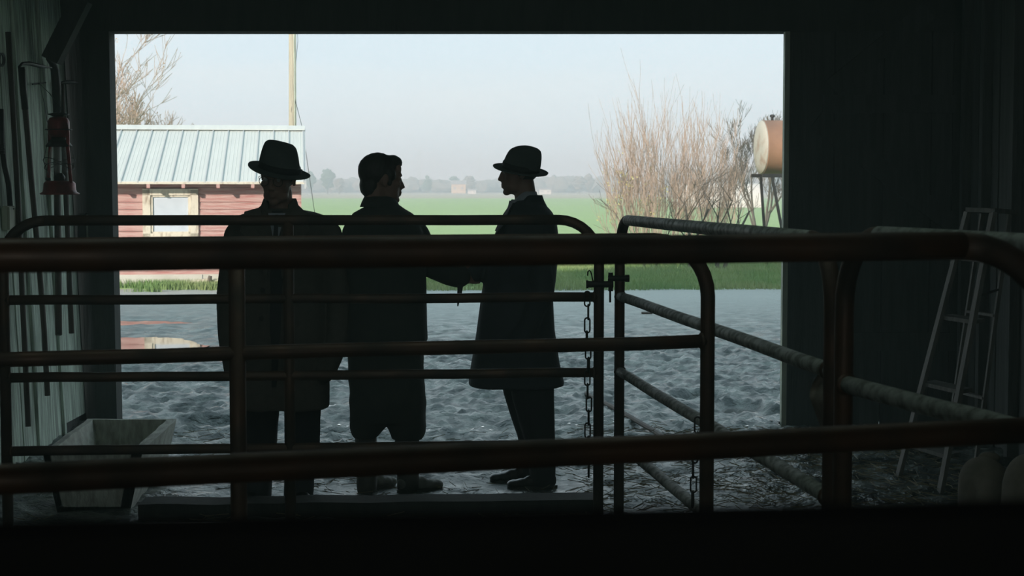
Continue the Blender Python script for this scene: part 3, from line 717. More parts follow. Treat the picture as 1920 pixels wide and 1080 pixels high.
# thin haze outdoors; inside, an added volume lifts the dark tones
def haze(name, x0, x1, y0, y1, z0, z1, dens, hcol):
    bm = bmesh.new(); box(bm, ((x0 + x1) / 2, (y0 + y1) / 2, (z0 + z1) / 2), (x1 - x0, y1 - y0, z1 - z0))
    m = bpy.data.materials.new(name); m.use_nodes = True; n = m.node_tree.nodes; n.remove(n['Principled BSDF'])
    v = n.new('ShaderNodeVolumeScatter'); v.inputs['Density'].default_value = dens; v.inputs['Anisotropy'].default_value = 0.0; v.inputs['Color'].default_value = (*hcol, 1)
    m.node_tree.links.new(v.outputs[0], n['Material Output'].inputs['Volume']); o = fin(name, bm, m); tag(o, kind='structure'); return o
haze('haze', -600, 600, -12, 1300, -1, 22, .0019, (.86, 1, 1))
haze('barn_veil', -2.9, 2.9, .9, 11.5, -.5, 4.1, .017, (.72, 1, .95))
# ---------------------------------------------------------------- people
class Fig:
    def __init__(s, px, Y, label):
        s.Y = Y; s.o = Vector((P(px, 600, Y).x, Y, 0)); s.root = empty('person', s.o); tag(s.root, label, 'person')
    def L(s, px, py, dy=0.0):
        """photo pixel -> point in the figure's own space"""
        p = P(px, py, s.Y); return Vector((p.x - s.o.x, dy, p.z))
    def S(s, py, xl, xr, ry, dy=0.0, pw=2.4):
        a = s.L(xl, py); b = s.L(xr, py); return ((a.x + b.x) / 2, dy, a.z, (b.x - a.x) / 2, ry, 0, pw)
def head_prims(bm, H):
    def e(c, r, rot=None): 
        rr = Matrix.Identity(4) if rot is None else rot.to_4x4()
        bmesh.ops.create_icosphere(bm, subdivisions=3, radius=1, matrix=H @ Matrix.Translation(Vector(c)) @ rr @ Matrix.Diagonal((*r, 1)))
    def c(p0, r0, p1, r1):
        n = 6
        for i in range(n + 1):
            t = i / n; q = Vector(p0).lerp(Vector(p1), t); r = r0 + (r1 - r0) * t; e(q, (r, r, r))
    e((0, .015, .03), (.077, .098, .086)); e((0, -.028, -.03), (.064, .060, .075)); e((0, -.035, -.06), (.052, .055, .05))
    e((0, -.070, -.097), (.024, .022, .018)); e((.035, -.035, -.075), (.024, .04, .026)); e((-.035, -.035, -.075), (.024, .04, .026))
    c((0, -.086, .012), .008, (0, -.108, -.030), .0095); e((0, -.108, -.033), (.011, .011, .009)); e((.012, -.099, -.036), (.008, .009, .007)); e((-.012, -.099, -.036), (.008, .009, .007))
    e((.022, -.080, .022), (.024, .013, .010)); e((-.022, -.080, .022), (.024, .013, .010)); e((0, -.07, .05), (.055, .02, .035))
    e((.043, -.062, -.022), (.021, .020, .018)); e((-.043, -.062, -.022), (.021, .020, .018))
    e((.030, -.076, .000), (.014, .011, .010)); e((-.030, -.076, .000), (.014, .011, .010))
    e((0, -.086, -.055), (.026, .012, .010)); e((0, -.093, -.060), (.021, .008, .0055)); e((0, -.090, -.072), (.019, .010, .0065))
    for s in (-1, 1):
        e((.077 * s, .012, -.004), (.007, .019, .030), Euler((.2, s * .15, s * .35)).to_matrix()); e((.074 * s, .008, -.028), (.008, .010, .012))
def hand(bm, w, fwd, up, pn, curl=.6, s=1.0):
    """w wrist, fwd towards fingers, up thumb side, pn palm normal"""
    fwd = fwd.normalized(); pn = (pn - fwd * pn.dot(fwd)).normalized(); up = fwd.cross(pn) if fwd.cross(pn).dot(up) > 0 else pn.cross(fwd)
    rot = Matrix((fwd, up, pn)).transposed()
    ell(bm, w + fwd * .05 * s, (.052 * s, .040 * s, .016 * s), rot); ell(bm, w + fwd * .012 * s, (.032 * s, .028 * s, .020 * s), rot)
    for k, (o, ln) in enumerate(((.030, .078), (.010, .086), (-.010, .080), (-.029, .062))):
        p = w + fwd * (.088 - abs(o) * .15) * s + up * o * s; d = fwd.copy(); r = .0092 * s
        for j, f in enumerate((.45, .31, .24)):
            a = curl * (.6 + .5 * j + .06 * k); dd = (fwd * math.cos(a) + pn * math.sin(a)).normalized(); q = p + dd * ln * s * f
            cap(bm, p, r, q, r * .9); p = q; r *= .9
    p = w + fwd * .025 * s + up * .028 * s; q = p + (fwd * .6 + up * .65 + pn * .35).normalized() * .042 * s; r_ = q + (fwd * .85 + up * .1 + pn * .5).normalized() * .034 * s
    cap(bm, p, .013 * s, q, .011 * s); cap(bm, q, .011 * s, r_, .0085 * s)
def make_hat(root, T, rx, ry, H, bx, by, droop=.012, curl=.018, fprof=(1, .98, .93, .86, .77, .64, .45), shear=0):
    hat = empty('hat', (0, 0, 0)); hat.parent = root; hat.matrix_local = T
    n = 56; bm = bmesh.new(); rings = []
    for i in range(15):
        t = i / 14; z = H * t
        f = float(np.interp(t, (0, .3, .55, .75, .87, .95, 1), fprof)); z = H * float(np.interp(t, (0, .8, .93, 1), (0, .86, .97, 1)))
        ring = []
        for k in range(n):
            a = 2 * math.pi * k / n; x, y = math.cos(a) * rx * f, math.sin(a) * ry * f + .012 * t
            fr = max(0, -math.sin(a)); x *= 1 - .30 * fr ** 1.5 * t; x += shear * t
            zz = z + (.004 * t * math.cos(a * 2)) + .010 * t * (y / ry)
            ring.append(bm.verts.new((x, y, zz)))
        rings.append(ring)
    top = []
    for k in range(n):   # crease along the crown
        a = 2 * math.pi * k / n; top.append(bm.verts.new((math.cos(a) * rx * .14 + shear, math.sin(a) * ry * .30 + .012, H * .93)))
    rings.append(top)
    for a, b in zip(rings, rings[1:]):
        for k in range(n): bm.faces.new((a[k], a[(k + 1) % n], b[(k + 1) % n], b[k]))
    bm.faces.new(top); bm.faces.new(rings[0]); fin('crown', bm, 'hatg', hat, True)
    bm = bmesh.new(); lay = []
    prof = [(0, 0.0), (.25, -.002), (.5, -.003), (.75, -.001), (.95, .004), (1.0, .008), (1.0, .012), (.95, .009), (.75, .004), (.5, .002), (.25, .003), (0, .006)]
    for t, z in prof:
        ring = []
        for k in range(n):
            a = 2 * math.pi * k / n; ca, sa = math.cos(a), math.sin(a)
            x = ca * (rx * .97 + (bx - rx) * t); y = sa * (ry * .97 + (by - ry) * t)
            zz = z + t * t * (curl * ca * ca - droop * sa * sa - .006 * max(0, -sa)); ring.append(bm.verts.new((x, y, zz)))
        lay.append(ring)
    lay.append(lay[0])
    for a, b in zip(lay, lay[1:]):
        for k in range(n): bm.faces.new((a[k], a[(k + 1) % n], b[(k + 1) % n], b[k]))
    fin('brim', bm, 'hatg', hat, True)
    bm = bmesh.new(); loft(bm, [(0, 0, .004, rx * 1.015, ry * 1.015, 0, 2), (0, 0, .036, rx * .985, ry * .985, 0, 2)], 56); box(bm, (rx * 1.0, .01, .02), (.012, .04, .026)); fin('hat_band', bm, 'band', hat, True)
    return hat
def shoe(fig, heel, toe, w, h, m='leather', name='shoe'):
    """heel/toe are points on the ground in figure space"""
    d = toe - heel; ln = d.length; d.normalize(); s = Vector((-d.y, d.x, 0)); rot = Matrix((d, s, Vector((0, 0, 1)))).transposed()
    bm = bmesh.new()
    for t, rw, rh, rl in ((.13, .8, .9, .13), (.3, .78, 1.0, .16), (.5, .85, .72, .17), (.68, 1.0, .55, .17), (.84, .95, .48, .15)):
        ell(bm, heel + d * ln * t + Vector((0, 0, h * rh * .5)), (ln * rl, w * rw, h * rh * .52), rot)
    if name == 'boot': cap(bm, heel + d * ln * .2 + Vector((0, 0, h * .6)), w * .85, heel + d * ln * .2 + Vector((0, 0, h + .12)), w * .95)
    me = remeshed(bm, .006, 3)
    for v in me.vertices: v.co.z = max(v.co.z, .004)
    o = link(name, me, m, fig.root, True)
    bm = bmesh.new(); vs = []
    for i in range(24):
        a = 2 * math.pi * i / 24; x = ln * (.48 + .5 * math.cos(a)); y = math.sin(a) * w * (.86 + .16 * math.cos(a))
        vs.append(heel + d * x + s * y)
    lo_ = [bm.verts.new((p.x, p.y, -.004)) for p in vs]; hi_ = [bm.verts.new((p.x, p.y, .016)) for p in vs]
    bm.faces.new(lo_); bm.faces.new(hi_)
    for i in range(24): bm.faces.new((lo_[i], lo_[(i + 1) % 24], hi_[(i + 1) % 24], hi_[i]))
    fin('sole', bm, 'rubber', o)
def blob(fig, name, m, build, voxel=.011, smooth=6, wr=None):
    bm = bmesh.new(); build(bm); me = remeshed(bm, voxel, smooth)
    if wr: wrinkle(me, *wr)
    return link(name, me, m, fig.root, True)
def eyes(fig, H):
    for s in (-1, 1):
        bm = bmesh.new(); bmesh.ops.create_icosphere(bm, subdivisions=2, radius=.0095, matrix=H @ Matrix.Translation((.030 * s, -.0805, .001))); fin('eye', bm, 'eye', fig.root, True)
def collar_band(bm, secs, th=.008, n=40, gap=.0):
    """open band: secs (cx,cy,z,rx,ry,tiltfront) ; gap angle at gdir"""
    pass
def open_shell(bm, secs, gdir, th=.008, n=44):
    """secs (cx, cy, z, rx, ry, halfgap_angle, dz_front)"""
    go, gi = [], []
    for cx, cy, z, rx, ry, g, dz in secs:
        ro, ri = [], []
        for k in range(n + 1):
            a = gdir + g + (2 * math.pi - 2 * g) * k / n; fr = math.cos(a - gdir); zz = z + dz * max(0, fr) ** 1.5
            ro.append(bm.verts.new((cx + math.cos(a) * rx, cy + math.sin(a) * ry, zz))); ri.append(bm.verts.new((cx + math.cos(a) * (rx - th), cy + math.sin(a) * (ry - th), zz)))
        go.append(ro); gi.append(ri)
    for a, b in zip(go, go[1:]):
        for k in range(n): bm.faces.new((a[k], a[k + 1], b[k + 1], b[k]))
    for a, b in zip(gi, gi[1:]):
        for k in range(n): bm.faces.new((a[k + 1], a[k], b[k], b[k + 1]))
    for i in range(len(secs) - 1):
        for k in (0, n): bm.faces.new((go[i][k], go[i + 1][k], gi[i + 1][k], gi[i][k]))
    for i in (0, len(secs) - 1):
        for k in range(n): bm.faces.new((go[i][k], go[i][k + 1], gi[i][k + 1], gi[i][k]))
def HM(p, yaw, pitch=0, roll=0, s=(1, 1, 1)):
    return Matrix.Translation(p) @ Matrix.Rotation(R(yaw), 4, 'Z') @ Matrix.Rotation(R(pitch), 4, 'X') @ Matrix.Rotation(R(roll), 4, 'Y') @ Matrix.Diagonal((*s, 1))
def hatM(H, dz, pitch, roll, dy=0.0):
    loc, rot, sc = H.decompose(); return Matrix.Translation(H @ Vector((0, .012 + dy, dz))) @ rot.to_matrix().to_4x4() @ Matrix.Rotation(R(pitch), 4, 'X') @ Matrix.Rotation(R(roll), 4, 'Y')

def tuck(o, T, rx, ry):
    """keep the skull inside the hat crown"""
    I = T.inverted()
    for v in o.data.vertices:
        q = I @ v.co
        if q.z > -.004 and abs(q.x) < .2 and abs(q.y) < .2:
            k = math.hypot(q.x / rx, q.y / ry) / (.86 - 1.2 * max(0, q.z - .03))
            if k > 1: q.x /= k; q.y /= k
            q.z = min(q.z, .095); v.co = T @ q
# --- first man: hat, spectacles, open trench coat, hands in pockets, facing the viewer
A = Fig(524, 8.5, 'man in hat, spectacles and open trench coat facing the viewer, hands in pockets'); LA = A.L
H = HM(LA(523, 332, -.02), -12, 10, 3, (1.12, 1.12, 1.20))
def b(bm):
    head_prims(bm, H)
    cap(bm, H @ Vector((0, .03, -.07)), .060, LA(524, 412, .02), .064)
    loft(bm, [A.S(392, 498, 552, .07), A.S(412, 455, 598, .09), A.S(470, 452, 598, .11), A.S(560, 455, 592, .10), A.S(640, 450, 600, .11)], 28)
    for pts in ([((450, 430, 0), .045), ((430, 560, -.02), .038), ((442, 672, -.06), .03)], [((606, 430, 0), .045), ((632, 560, -.02), .038), ((628, 655, -.06), .03)]):
        chain_caps(bm, [(LA(*p), r) for p, r in pts])
    hand(bm, LA(444, 676, -.06), Vector((.12, -.05, -1)), Vector((.2, -1, 0)), Vector((1, 0, 0)), .5, .95)
    hand(bm, LA(624, 660, -.06), Vector((-.2, -.05, -1)), Vector((-.2, -1, 0)), Vector((-1, 0, 0)), .5, .95)
    for pts in ([((490, 650, 0), .085), ((480, 780, 0), .058), ((476, 925, .02), .042)], [((560, 650, 0), .085), ((564, 780, 0), .058), ((560, 925, .02), .042)]):
        chain_caps(bm, [(LA(*p), r) for p, r in pts])
bodyA = blob(A, 'body', 'skin', b, .0062, 2)
eyes(A, H)
def b(bm):
    loft(bm, [A.S(640, 447, 606, .13), A.S(700, 446, 604, .13), A.S(760, 447, 602, .12)], 32)
    for pts in ([(700, 443, 521), (765, 443, 523), (830, 446, 518), (900, 445, 509), (936, 444, 508)], [(700, 532, 602), (765, 534, 602), (830, 536, 598), (900, 534, 588), (936, 533, 587)]):
        loft(bm, [A.S(y, a, c, .105 - .00012 * (y - 700), 0, 2.2) for y, a, c in pts][::-1], 28)
blob(A, 'trousers', 'suit', b, .010, 4, (.006, (3, 3, 6)))
def gro(a, z): 
    d = abs((a - 1.5 * math.pi + math.pi) % (2 * math.pi) - math.pi); g = .13 + .22 * max(0, (z - 1.25) / .3); return .86 if d < g else 1
def b(bm):
    loft(bm, [A.S(392, 492, 556, .075), A.S(399, 466, 588, .10), A.S(406, 446, 608, .12), A.S(425, 438, 614, .14), A.S(470, 436, 614, .155), A.S(540, 438, 612, .16), A.S(620, 439, 613, .165), A.S(700, 438, 615, .175), A.S(764, 437, 617, .18)][::-1], 72, gro)
    chain_caps(bm, [(LA(450, 424), .052), (LA(441, 440), .060), (LA(428, 560, -.02), .058), (LA(432, 640, -.05), .052), (LA(446, 692, -.09), .056)])
    chain_caps(bm, [(LA(606, 422), .052), (LA(618, 438), .064), (LA(635, 560, -.02), .059), (LA(634, 640, -.05), .054), (LA(612, 694, -.09), .060)])
blob(A, 'trench_coat', 'wool1', b, .010, 4, (.007, (5, 5, 3.2)))
def b(bm):
    open_shell(bm, [(LA(524, 372).x, .015, LA(0, 372).z, .085, .085, .75, -.05), (LA(524, 385).x, .01, LA(0, 385).z, .098, .10, .62, -.05), (LA(524, 402).x, 0, LA(0, 402).z, .150, .135, .5, -.06), (LA(524, 410).x, 0, LA(0, 410).z, .165, .15, .48, -.08)], -math.pi / 2, .012)
bm = bmesh.new(); b(bm); fin('coat_collar', bm, 'wool1', A.root, True)
for s in (-1, 1):   # lapels
    bm = bmesh.new(); c = 524
    ps = [LA(c + s * 30, 388, -.10), LA(c + s * 58, 396, -.12), LA(c + s * 64, 432, -.165), LA(c + s * 46, 448, -.175), LA(c + s * 14, 520, -.178), LA(c + s * 8, 470, -.172)]
    lo1 = [bm.verts.new(p) for p in ps]; lo2 = [bm.verts.new(p + Vector((0, -.010, 0))) for p in ps]
    bm.faces.new(lo1); bm.faces.new(lo2)
    for i in range(6): bm.faces.new((lo1[i], lo1[(i + 1) % 6], lo2[(i + 1) % 6], lo2[i]))
    fin('lapel', bm, 'wool1', A.root)
bm = bmesh.new(); loft(bm, [A.S(395, 505, 545, .09), A.S(430, 490, 560, .125), A.S(520, 490, 560, .148), A.S(640, 490, 556, .152), A.S(720, 488, 552, .155)][::-1], 40); fin('suit_jacket', bm, 'suit', A.root, True)
bm = bmesh.new(); ps = [LA(508, 399, -.098), LA(540, 399, -.098), LA(530, 440, -.136), LA(524, 452, -.140), LA(518, 440, -.136)]; q1 = [bm.verts.new(p) for p in ps]; q2 = [bm.verts.new(p + Vector((0, .02, 0))) for p in ps]; bm.faces.new(q1); bm.faces.new(q2)
for i in range(5): bm.faces.new((q1[i], q1[(i + 1) % 5], q2[(i + 1) % 5], q2[i]))
fin('shirt_front', bm, 'shirt', A.root)
bm = bmesh.new(); loft(bm, [(LA(524, 400).x, .012, LA(0, 410).z, .075, .078, 0, 2), (LA(524, 400).x, .02, LA(0, 399).z, .066, .064, 0, 2)], 30); fin('shirt_collar', bm, 'shirt', A.root, True)
bm = bmesh.new(); hexa(bm, [LA(519, 452, -.142), LA(529, 452, -.142), LA(529, 452, -.150), LA(519, 452, -.150), LA(521, 402, -.098), LA(527, 402, -.098), LA(527, 402, -.106), LA(521, 402, -.106)]); fin('tie', bm, 'tie', A.root)
for (px, py) in ((500, 592), (500, 650), (502, 540)):
    bm = bmesh.new(); lathe(bm, [(.004, -.002), (.013, 0), (.013, .003), (.004, .004)], 14, mtx=Matrix.Translation(LA(px, py, -.172)) @ Matrix.Rotation(math.pi / 2, 4, 'X')); fin('button', bm, 'iron', A.root)
TA = hatM(H, .026, -3, 12); tuck(bodyA, TA, .108, .122)
make_hat(A.root, TA, .108, .122, .138, .166, .178, .010, -.004, (1, .97, .90, .82, .74, .62, .44), -.030)
bm = bmesh.new(); e2 = lambda *c: H @ Vector(c)
for s in (-1, 1):
    pts = [e2(.034 * s + .023 * math.cos(a), -.101, -.004 + .020 * math.sin(a)) for a in [2 * math.pi * i / 24 for i in range(25)]]; tube(bm, pts, .0018, 6, cap=False)
    tube(bm, [e2(.057 * s, -.100, .004), e2(.078 * s, -.05, .006), e2(.080 * s, .01, .002)], .0016, 6)
tube(bm, [e2(-.012, -.101, .002), e2(0, -.106, .006), e2(.012, -.101, .002)], .0016, 6)
sp = fin('spectacles', bm, 'wire', A.root, True)
bm = bmesh.new()
for s in (-1, 1):
    vs = [bm.verts.new(e2(.034 * s + .022 * math.cos(a), -.101, -.004 + .019 * math.sin(a))) for a in [2 * math.pi * i / 24 for i in range(24)]]; bm.faces.new(vs)
fin('lens', bm, 'glass', sp)
def b(bm): bmesh.ops.create_icosphere(bm, subdivisions=3, radius=1, matrix=H @ Matrix.Translation((0, .032, .012)) @ Matrix.Diagonal((.080, .088, .068, 1)))
tuck(blob(A, 'hair', 'hair', b, .007, 2), TA, .106, .12)
g = lambda px, dy: Vector((A.L(px, 700).x, dy, 0))
shoe(A, g(478, .08), g(468, -.20), .048, .10); shoe(A, g(562, .08), g(574, -.20), .048, .10)

# --- second man: bareheaded, seen from behind, reaching out his right hand
B = Fig(727, 8.8, 'bareheaded man seen from behind in dark coat and baggy trousers, shaking hands'); LB = B.L
H = HM(LB(716, 336, .02), 114, 2, 0, (1.10, 1.12, 1.13))
SHK = (868, 526)
def b(bm):
    head_prims(bm, H)
    cap(bm, H @ Vector((0, .035, -.05)), .060, LB(712, 400, 0), .066)
    loft(bm, [B.S(392, 694, 738, .06), B.S(412, 668, 778, .09), B.S(470, 665, 784, .11), B.S(560, 668, 780, .10), B.S(640, 665, 785, .11)], 28)
    chain_caps(bm, [(LB(664, 430), .045), (LB(657, 540), .038), (LB(657, 628), .03)])
    chain_caps(bm, [(LB(784, 430, .02), .045), (LB(806, 500, .09), .038), (LB(856, 522, .17), .03)])
    hand(bm, LB(657, 632), Vector((.02, -.02, -1)), Vector((.8, .5, 0)), Vector((.5, .5, 0)), .45, 1.0)
    hand(bm, LB(856, 521, .17), Vector((1, .15, -.10)), Vector((0, 0, 1)), Vector((-.1, 1, .1)), .55, 1.0)
    for pts in ([((700, 650, 0), .085), ((688, 780, 0), .058), ((687, 905, .02), .045)], [((752, 650, 0), .085), ((764, 780, 0), .058), ((764, 905, .02), .045)]):
        chain_caps(bm, [(LB(*p), r) for p, r in pts])
blob(B, 'body', 'skin', b, .0062, 2)
eyes(B, H)
def b(bm):
    def e(c, r): bmesh.ops.create_icosphere(bm, subdivisions=3, radius=1, matrix=H @ Matrix.Translation(c) @ Matrix.Diagonal((*r, 1)))
    e((0, .024, .040), (.082, .098, .086)); e((0, .065, -.03), (.060, .045, .060)); e((0, -.045, .085), (.055, .050, .032)); e((0, -.074, .080), (.040, .022, .012)); e((.01, -.088, .074), (.02, .012, .008))
    for s in (-1, 1): e((.062 * s, -.012, .02), (.022, .035, .035)); e((.070 * s, -.014, -.01), (.010, .012, .022))
blob(B, 'hair', 'hair', b, .0055, 2, (.004, (28, 28, 18)))
def b(bm):
    loft(bm, [B.S(620, 655, 792, .16), B.S(650, 653, 793, .165), B.S(700, 655, 793, .17), B.S(760, 658, 795, .16), B.S(790, 660, 797, .13)][::-1], 36)
    loft(bm, [B.S(720, 656, 730, .12), B.S(780, 657, 729, .12), B.S(800, 658, 722, .11), B.S(812, 661, 712, .095), B.S(820, 664, 706, .08)][::-1], 28)
    loft(bm, [B.S(720, 726, 795, .12), B.S(780, 726, 799, .12), B.S(800, 728, 798, .115), B.S(812, 734, 796, .10), B.S(822, 736, 791, .085)][::-1], 28)
blob(B, 'trousers', 'wool2', b, .010, 5, (.010, (5, 5, 6), 3))
def b(bm):
    loft(bm, [B.S(383, 692, 744, .08), B.S(392, 677, 758, .10), B.S(400, 663, 773, .12), B.S(412, 655, 785, .14), B.S(440, 652, 796, .155), B.S(500, 652, 797, .165), B.S(580, 651, 799, .17), B.S(639, 650, 801, .18)][::-1], 48)
    chain_caps(bm, [(LB(668, 420), .050), (LB(662, 438), .060), (LB(658, 540), .054), (LB(660, 622), .050)])
    chain_caps(bm, [(LB(776, 422, .01), .050), (LB(783, 440, .03), .060), (LB(806, 500, .09), .066), (LB(836, 515, .14), .068), (LB(858, 521, .165), .066)])
blob(B, 'coat', 'wool2', b, .010, 4, (.007, (5, 5, 4), 9))
bm = bmesh.new(); tube(bm, [LB(862, 536, .12), LB(860, 556, .11), LB(857, 577, .11)], [.016, .012, .003], 8); fin('cuff_strap', bm, 'wool2', B.root, True)
bm = bmesh.new(); cx = LB(712, 0).x
open_shell(bm, [(cx, .02, LB(0, 368).z, .090, .085, .7, -.03), (cx, .02, LB(0, 378).z, .104, .098, .6, -.03), (cx, .01, LB(0, 388).z, .114, .106, .5, -.04)], R(24), .010); fin('coat_collar', bm, 'wool2', B.root, True)
bm = bmesh.new(); prev = None   # centre back seam
pts = [LB(716, y, -(.165 + .012 * (y - 400) / 240)) for y in (425, 470, 520, 580, 636)]; tube(bm, pts, .003, 6); fin('back_seam', bm, 'wool2', B.root)
g = lambda px, dy: Vector((B.L(px, 700).x, dy, 0))
bm = bmesh.new(); 
for pts in ([((686, 818, 0), .062), ((687, 880, 0), .056), ((688, 915, 0), .058)], [((763, 818, 0), .070), ((765, 880, 0), .062), ((765, 915, 0), .062)]): chain_caps(bm, [(LB(*p), r) for p, r in pts])
link('boot_shafts', remeshed(bm, .01, 3), 'rubber', B.root, True)
shoe(B, g(675, .02), g(735, .20), .052, .11, 'boot_mud', 'boot'); shoe(B, g(746, -.04), g(828, .10), .052, .11, 'boot_mud', 'boot')

# --- third man: hat and long dark overcoat, in profile
C = Fig(985, 9.0, 'man in hat and long navy overcoat in profile, facing left, shaking hands'); LC = C.L
H = HM(LC(972, 323, .0), -82, 2, 0, (1.0, .99, 1.10))
def b(bm):
    head_prims(bm, H)
    cap(bm, H @ Vector((0, .028, -.05)), .058, LC(988, 392, 0), .064)
    loft(bm, [C.S(385, 965, 1010, .07), C.S(405, 955, 1025, .14), C.S(470, 945, 1030, .17), C.S(560, 945, 1022, .16), C.S(640, 945, 1030, .17)], 28)
    chain_caps(bm, [(LC(1000, 430, -.17), .045), (LC(1018, 540, -.21), .038), (LC(985, 615, -.20), .030)])
    chain_caps(bm, [(LC(975, 430, .15), .045), (LC(935, 500, .16), .038), (LC(886, 517, .02), .030)])
    hand(bm, LC(985, 615, -.20), Vector((-.5, -.1, -1)), Vector((-1, 0, .3)), Vector((0, 1, 0)), .5, 1.0)
    hand(bm, LC(886, 518, .01), Vector((-1, -.15, -.10)), Vector((0, 0, 1)), Vector((.1, -1, .1)), .6, 1.0)
    for pts in ([((985, 650, .09), .085), ((993, 780, .09), .058), ((998, 885, .09), .040)], [((1000, 650, -.09), .085), ((1008, 780, -.09), .058), ((1018, 890, -.09), .040)]):
        chain_caps(bm, [(LC(*p), r) for p, r in pts])
bodyC = blob(C, 'body', 'skin', b, .0062, 2)
eyes(C, H)
def b(bm):
    loft(bm, [C.S(640, 942, 1035, .18), C.S(690, 940, 1036, .18), C.S(725, 941, 1037, .17)][::-1], 32)
    loft(bm, [C.S(700, 940, 1025, .085, .09), C.S(740, 944, 1022, .085, .09), C.S(822, 971, 1028, .075, .09), C.S(880, 980, 1024, .065, .09), C.S(900, 980, 1022, .06, .09)][::-1], 28)
    loft(bm, [C.S(700, 955, 1037, .085, -.09), C.S(740, 960, 1038, .085, -.09), C.S(822, 984, 1040, .075, -.09), C.S(880, 993, 1041, .065, -.09), C.S(903, 994, 1040, .06, -.09)][::-1], 28)
blob(C, 'trousers', 'suit', b, .010, 4, (.006, (4, 4, 3), 5))
def b(bm):
    loft(bm, [C.S(374, 974, 1010, .07), C.S(380, 964, 1016, .11), C.S(388, 958, 1026, .15), C.S(398, 948, 1035, .19), C.S(415, 940, 1043, .205), C.S(440, 931, 1046, .215), C.S(480, 921, 1045, .215), C.S(525, 908, 1042, .20), C.S(560, 902, 1037, .195), C.S(620, 893, 1040, .205), C.S(680, 884, 1049, .22), C.S(722, 879, 1059, .235)][::-1], 48)
    chain_caps(bm, [(LC(1000, 420, -.15), .060), (LC(1005, 440, -.18), .064), (LC(1018, 540, -.22), .058), (LC(992, 605, -.215), .052), (LC(975, 628, -.20), .05)])
    chain_caps(bm, [(LC(985, 422, .15), .058), (LC(970, 445, .18), .060), (LC(935, 497, .17), .066), (LC(902, 508, .06), .062), (LC(886, 514, .02), .056)])
blob(C, 'overcoat', 'wool3', b, .011, 4, (.006, (4, 4, 1.8), 2))
bm = bmesh.new(); cx = LC(990, 0).x
open_shell(bm, [(cx + .01, 0, LC(0, 366).z, .070, .072, .5, -.06), (cx, 0, LC(0, 376).z, .090, .10, .45, -.07), (cx - .01, 0, LC(0, 388).z, .118, .15, .4, -.10)], math.pi, .010); fin('coat_collar', bm, 'wool3', C.root, True)
bm = bmesh.new(); open_shell(bm, [(LC(986, 0).x, 0, LC(0, 359).z, .060, .062, .25, -.045), (LC(986, 0).x, 0, LC(0, 378).z, .074, .080, .2, -.05)], math.pi, .006); fin('shirt_collar', bm, 'shirt', C.root, True)
for dy in (-1, 1):
    bm = bmesh.new(); ps = [LC(966, 380, dy * .07), LC(960, 392, dy * .12), LC(950, 420, dy * .15), LC(932, 440, dy * .11), LC(921, 490, dy * .04), LC(944, 410, dy * .04)]
    l1 = [bm.verts.new(p + Vector((-.014, dy * .02, 0))) for p in ps]; l2 = [bm.verts.new(p) for p in ps]; bm.faces.new(l1); bm.faces.new(l2)
    for i in range(6): bm.faces.new((l1[i], l1[(i + 1) % 6], l2[(i + 1) % 6], l2[i]))
    fin('lapel', bm, 'wool3', C.root)
bm = bmesh.new(); ps = [LC(963, 374, -.05), LC(963, 374, .05), LC(938, 425, .03), LC(932, 450, 0), LC(938, 425, -.03)]; l1 = [bm.verts.new(p + Vector((-.012, 0, 0))) for p in ps]; l2 = [bm.verts.new(p + Vector((.02, 0, 0))) for p in ps]; bm.faces.new(l1); bm.faces.new(l2)
for i in range(5): bm.faces.new((l1[i], l1[(i + 1) % 5], l2[(i + 1) % 5], l2[i]))
fin('shirt_front', bm, 'shirt', C.root)
bm = bmesh.new(); tube(bm, [LC(959, 377), LC(955, 390), LC(944, 410), LC(934, 435)], [.012, .010, .016, .02], 8); fin('tie', bm, 'tie', C.root, True)
TCh = hatM(H, .010, -10, 13, .0); tuck(bodyC, TCh, .089, .106)
make_hat(C.root, TCh, .089, .106, .130, .140, .158, .002, -.006)
def b(bm): bmesh.ops.create_icosphere(bm, subdivisions=3, radius=1, matrix=H @ Matrix.Translation((0, .028, .012)) @ Matrix.Diagonal((.080, .088, .068, 1)))
tuck(blob(C, 'hair', 'hair', b, .007, 2), TCh, .088, .105)
g = lambda px, dy: Vector((C.L(px, 700).x, dy, 0))
shoe(C, g(1043, -.09), g(949, -.11), .046, .10); shoe(C, g(1006, .09), g(916, .10), .046, .10)
# ---------------------------------------------------------------- shed
sh = empty('shed', (-3.52, 27.6, 0), R(7.4)); tag(sh, 'low shed with faded red boards and pale metal roof behind the left man', 'shed')
SL = .333; EZ = 1.785; RV = 2.96; ULEN = 7.2
def RZ(v): return EZ + SL * v
# siding
zb = .2; nb_ = 14; bh = (1.93 - zb) / nb_; u0, u1 = -ULEN + .3, -.07; wu0, wu1 = -2.73, -1.80
protos = {}
def board(ua, ub, z, kind='siding_board'):
    key = (ua, ub)
    if key not in protos:
        bm = bmesh.new(); hexa(bm, [(ua, .395, 0), (ub, .395, 0), (ub, .43, 0), (ua, .43, 0), (ua, .412, bh - .006), (ub, .412, bh - .006), (ub, .43, bh - .006), (ua, .43, bh - .006)])
        o = fin(kind, bm, 'redboard', sh); protos[key] = o.data
    else: o = link(kind, protos[key], None, sh)
    o.location = (0, random.uniform(-.004, .004), z)
for i in range(nb_):
    z = zb + i * bh
    if z > .78 and z + bh < 1.70: board(u0, wu0, z); board(wu1, u1, z)
    else: board(u0, u1, z)
bm = bmesh.new(); box(bm, ((u0 + u1) / 2, .49, 1.05), (u1 - u0, .1, 1.75)); fin('wall', bm, 'redboard', sh)
for us in (u0, u1):
    for i in range(nb_): 
        bm = bmesh.new(); box(bm, (us, 2.9, zb + (i + .5) * bh), (.03, 5.0, bh - .006)); fin('siding_board', bm, 'redboard', sh)
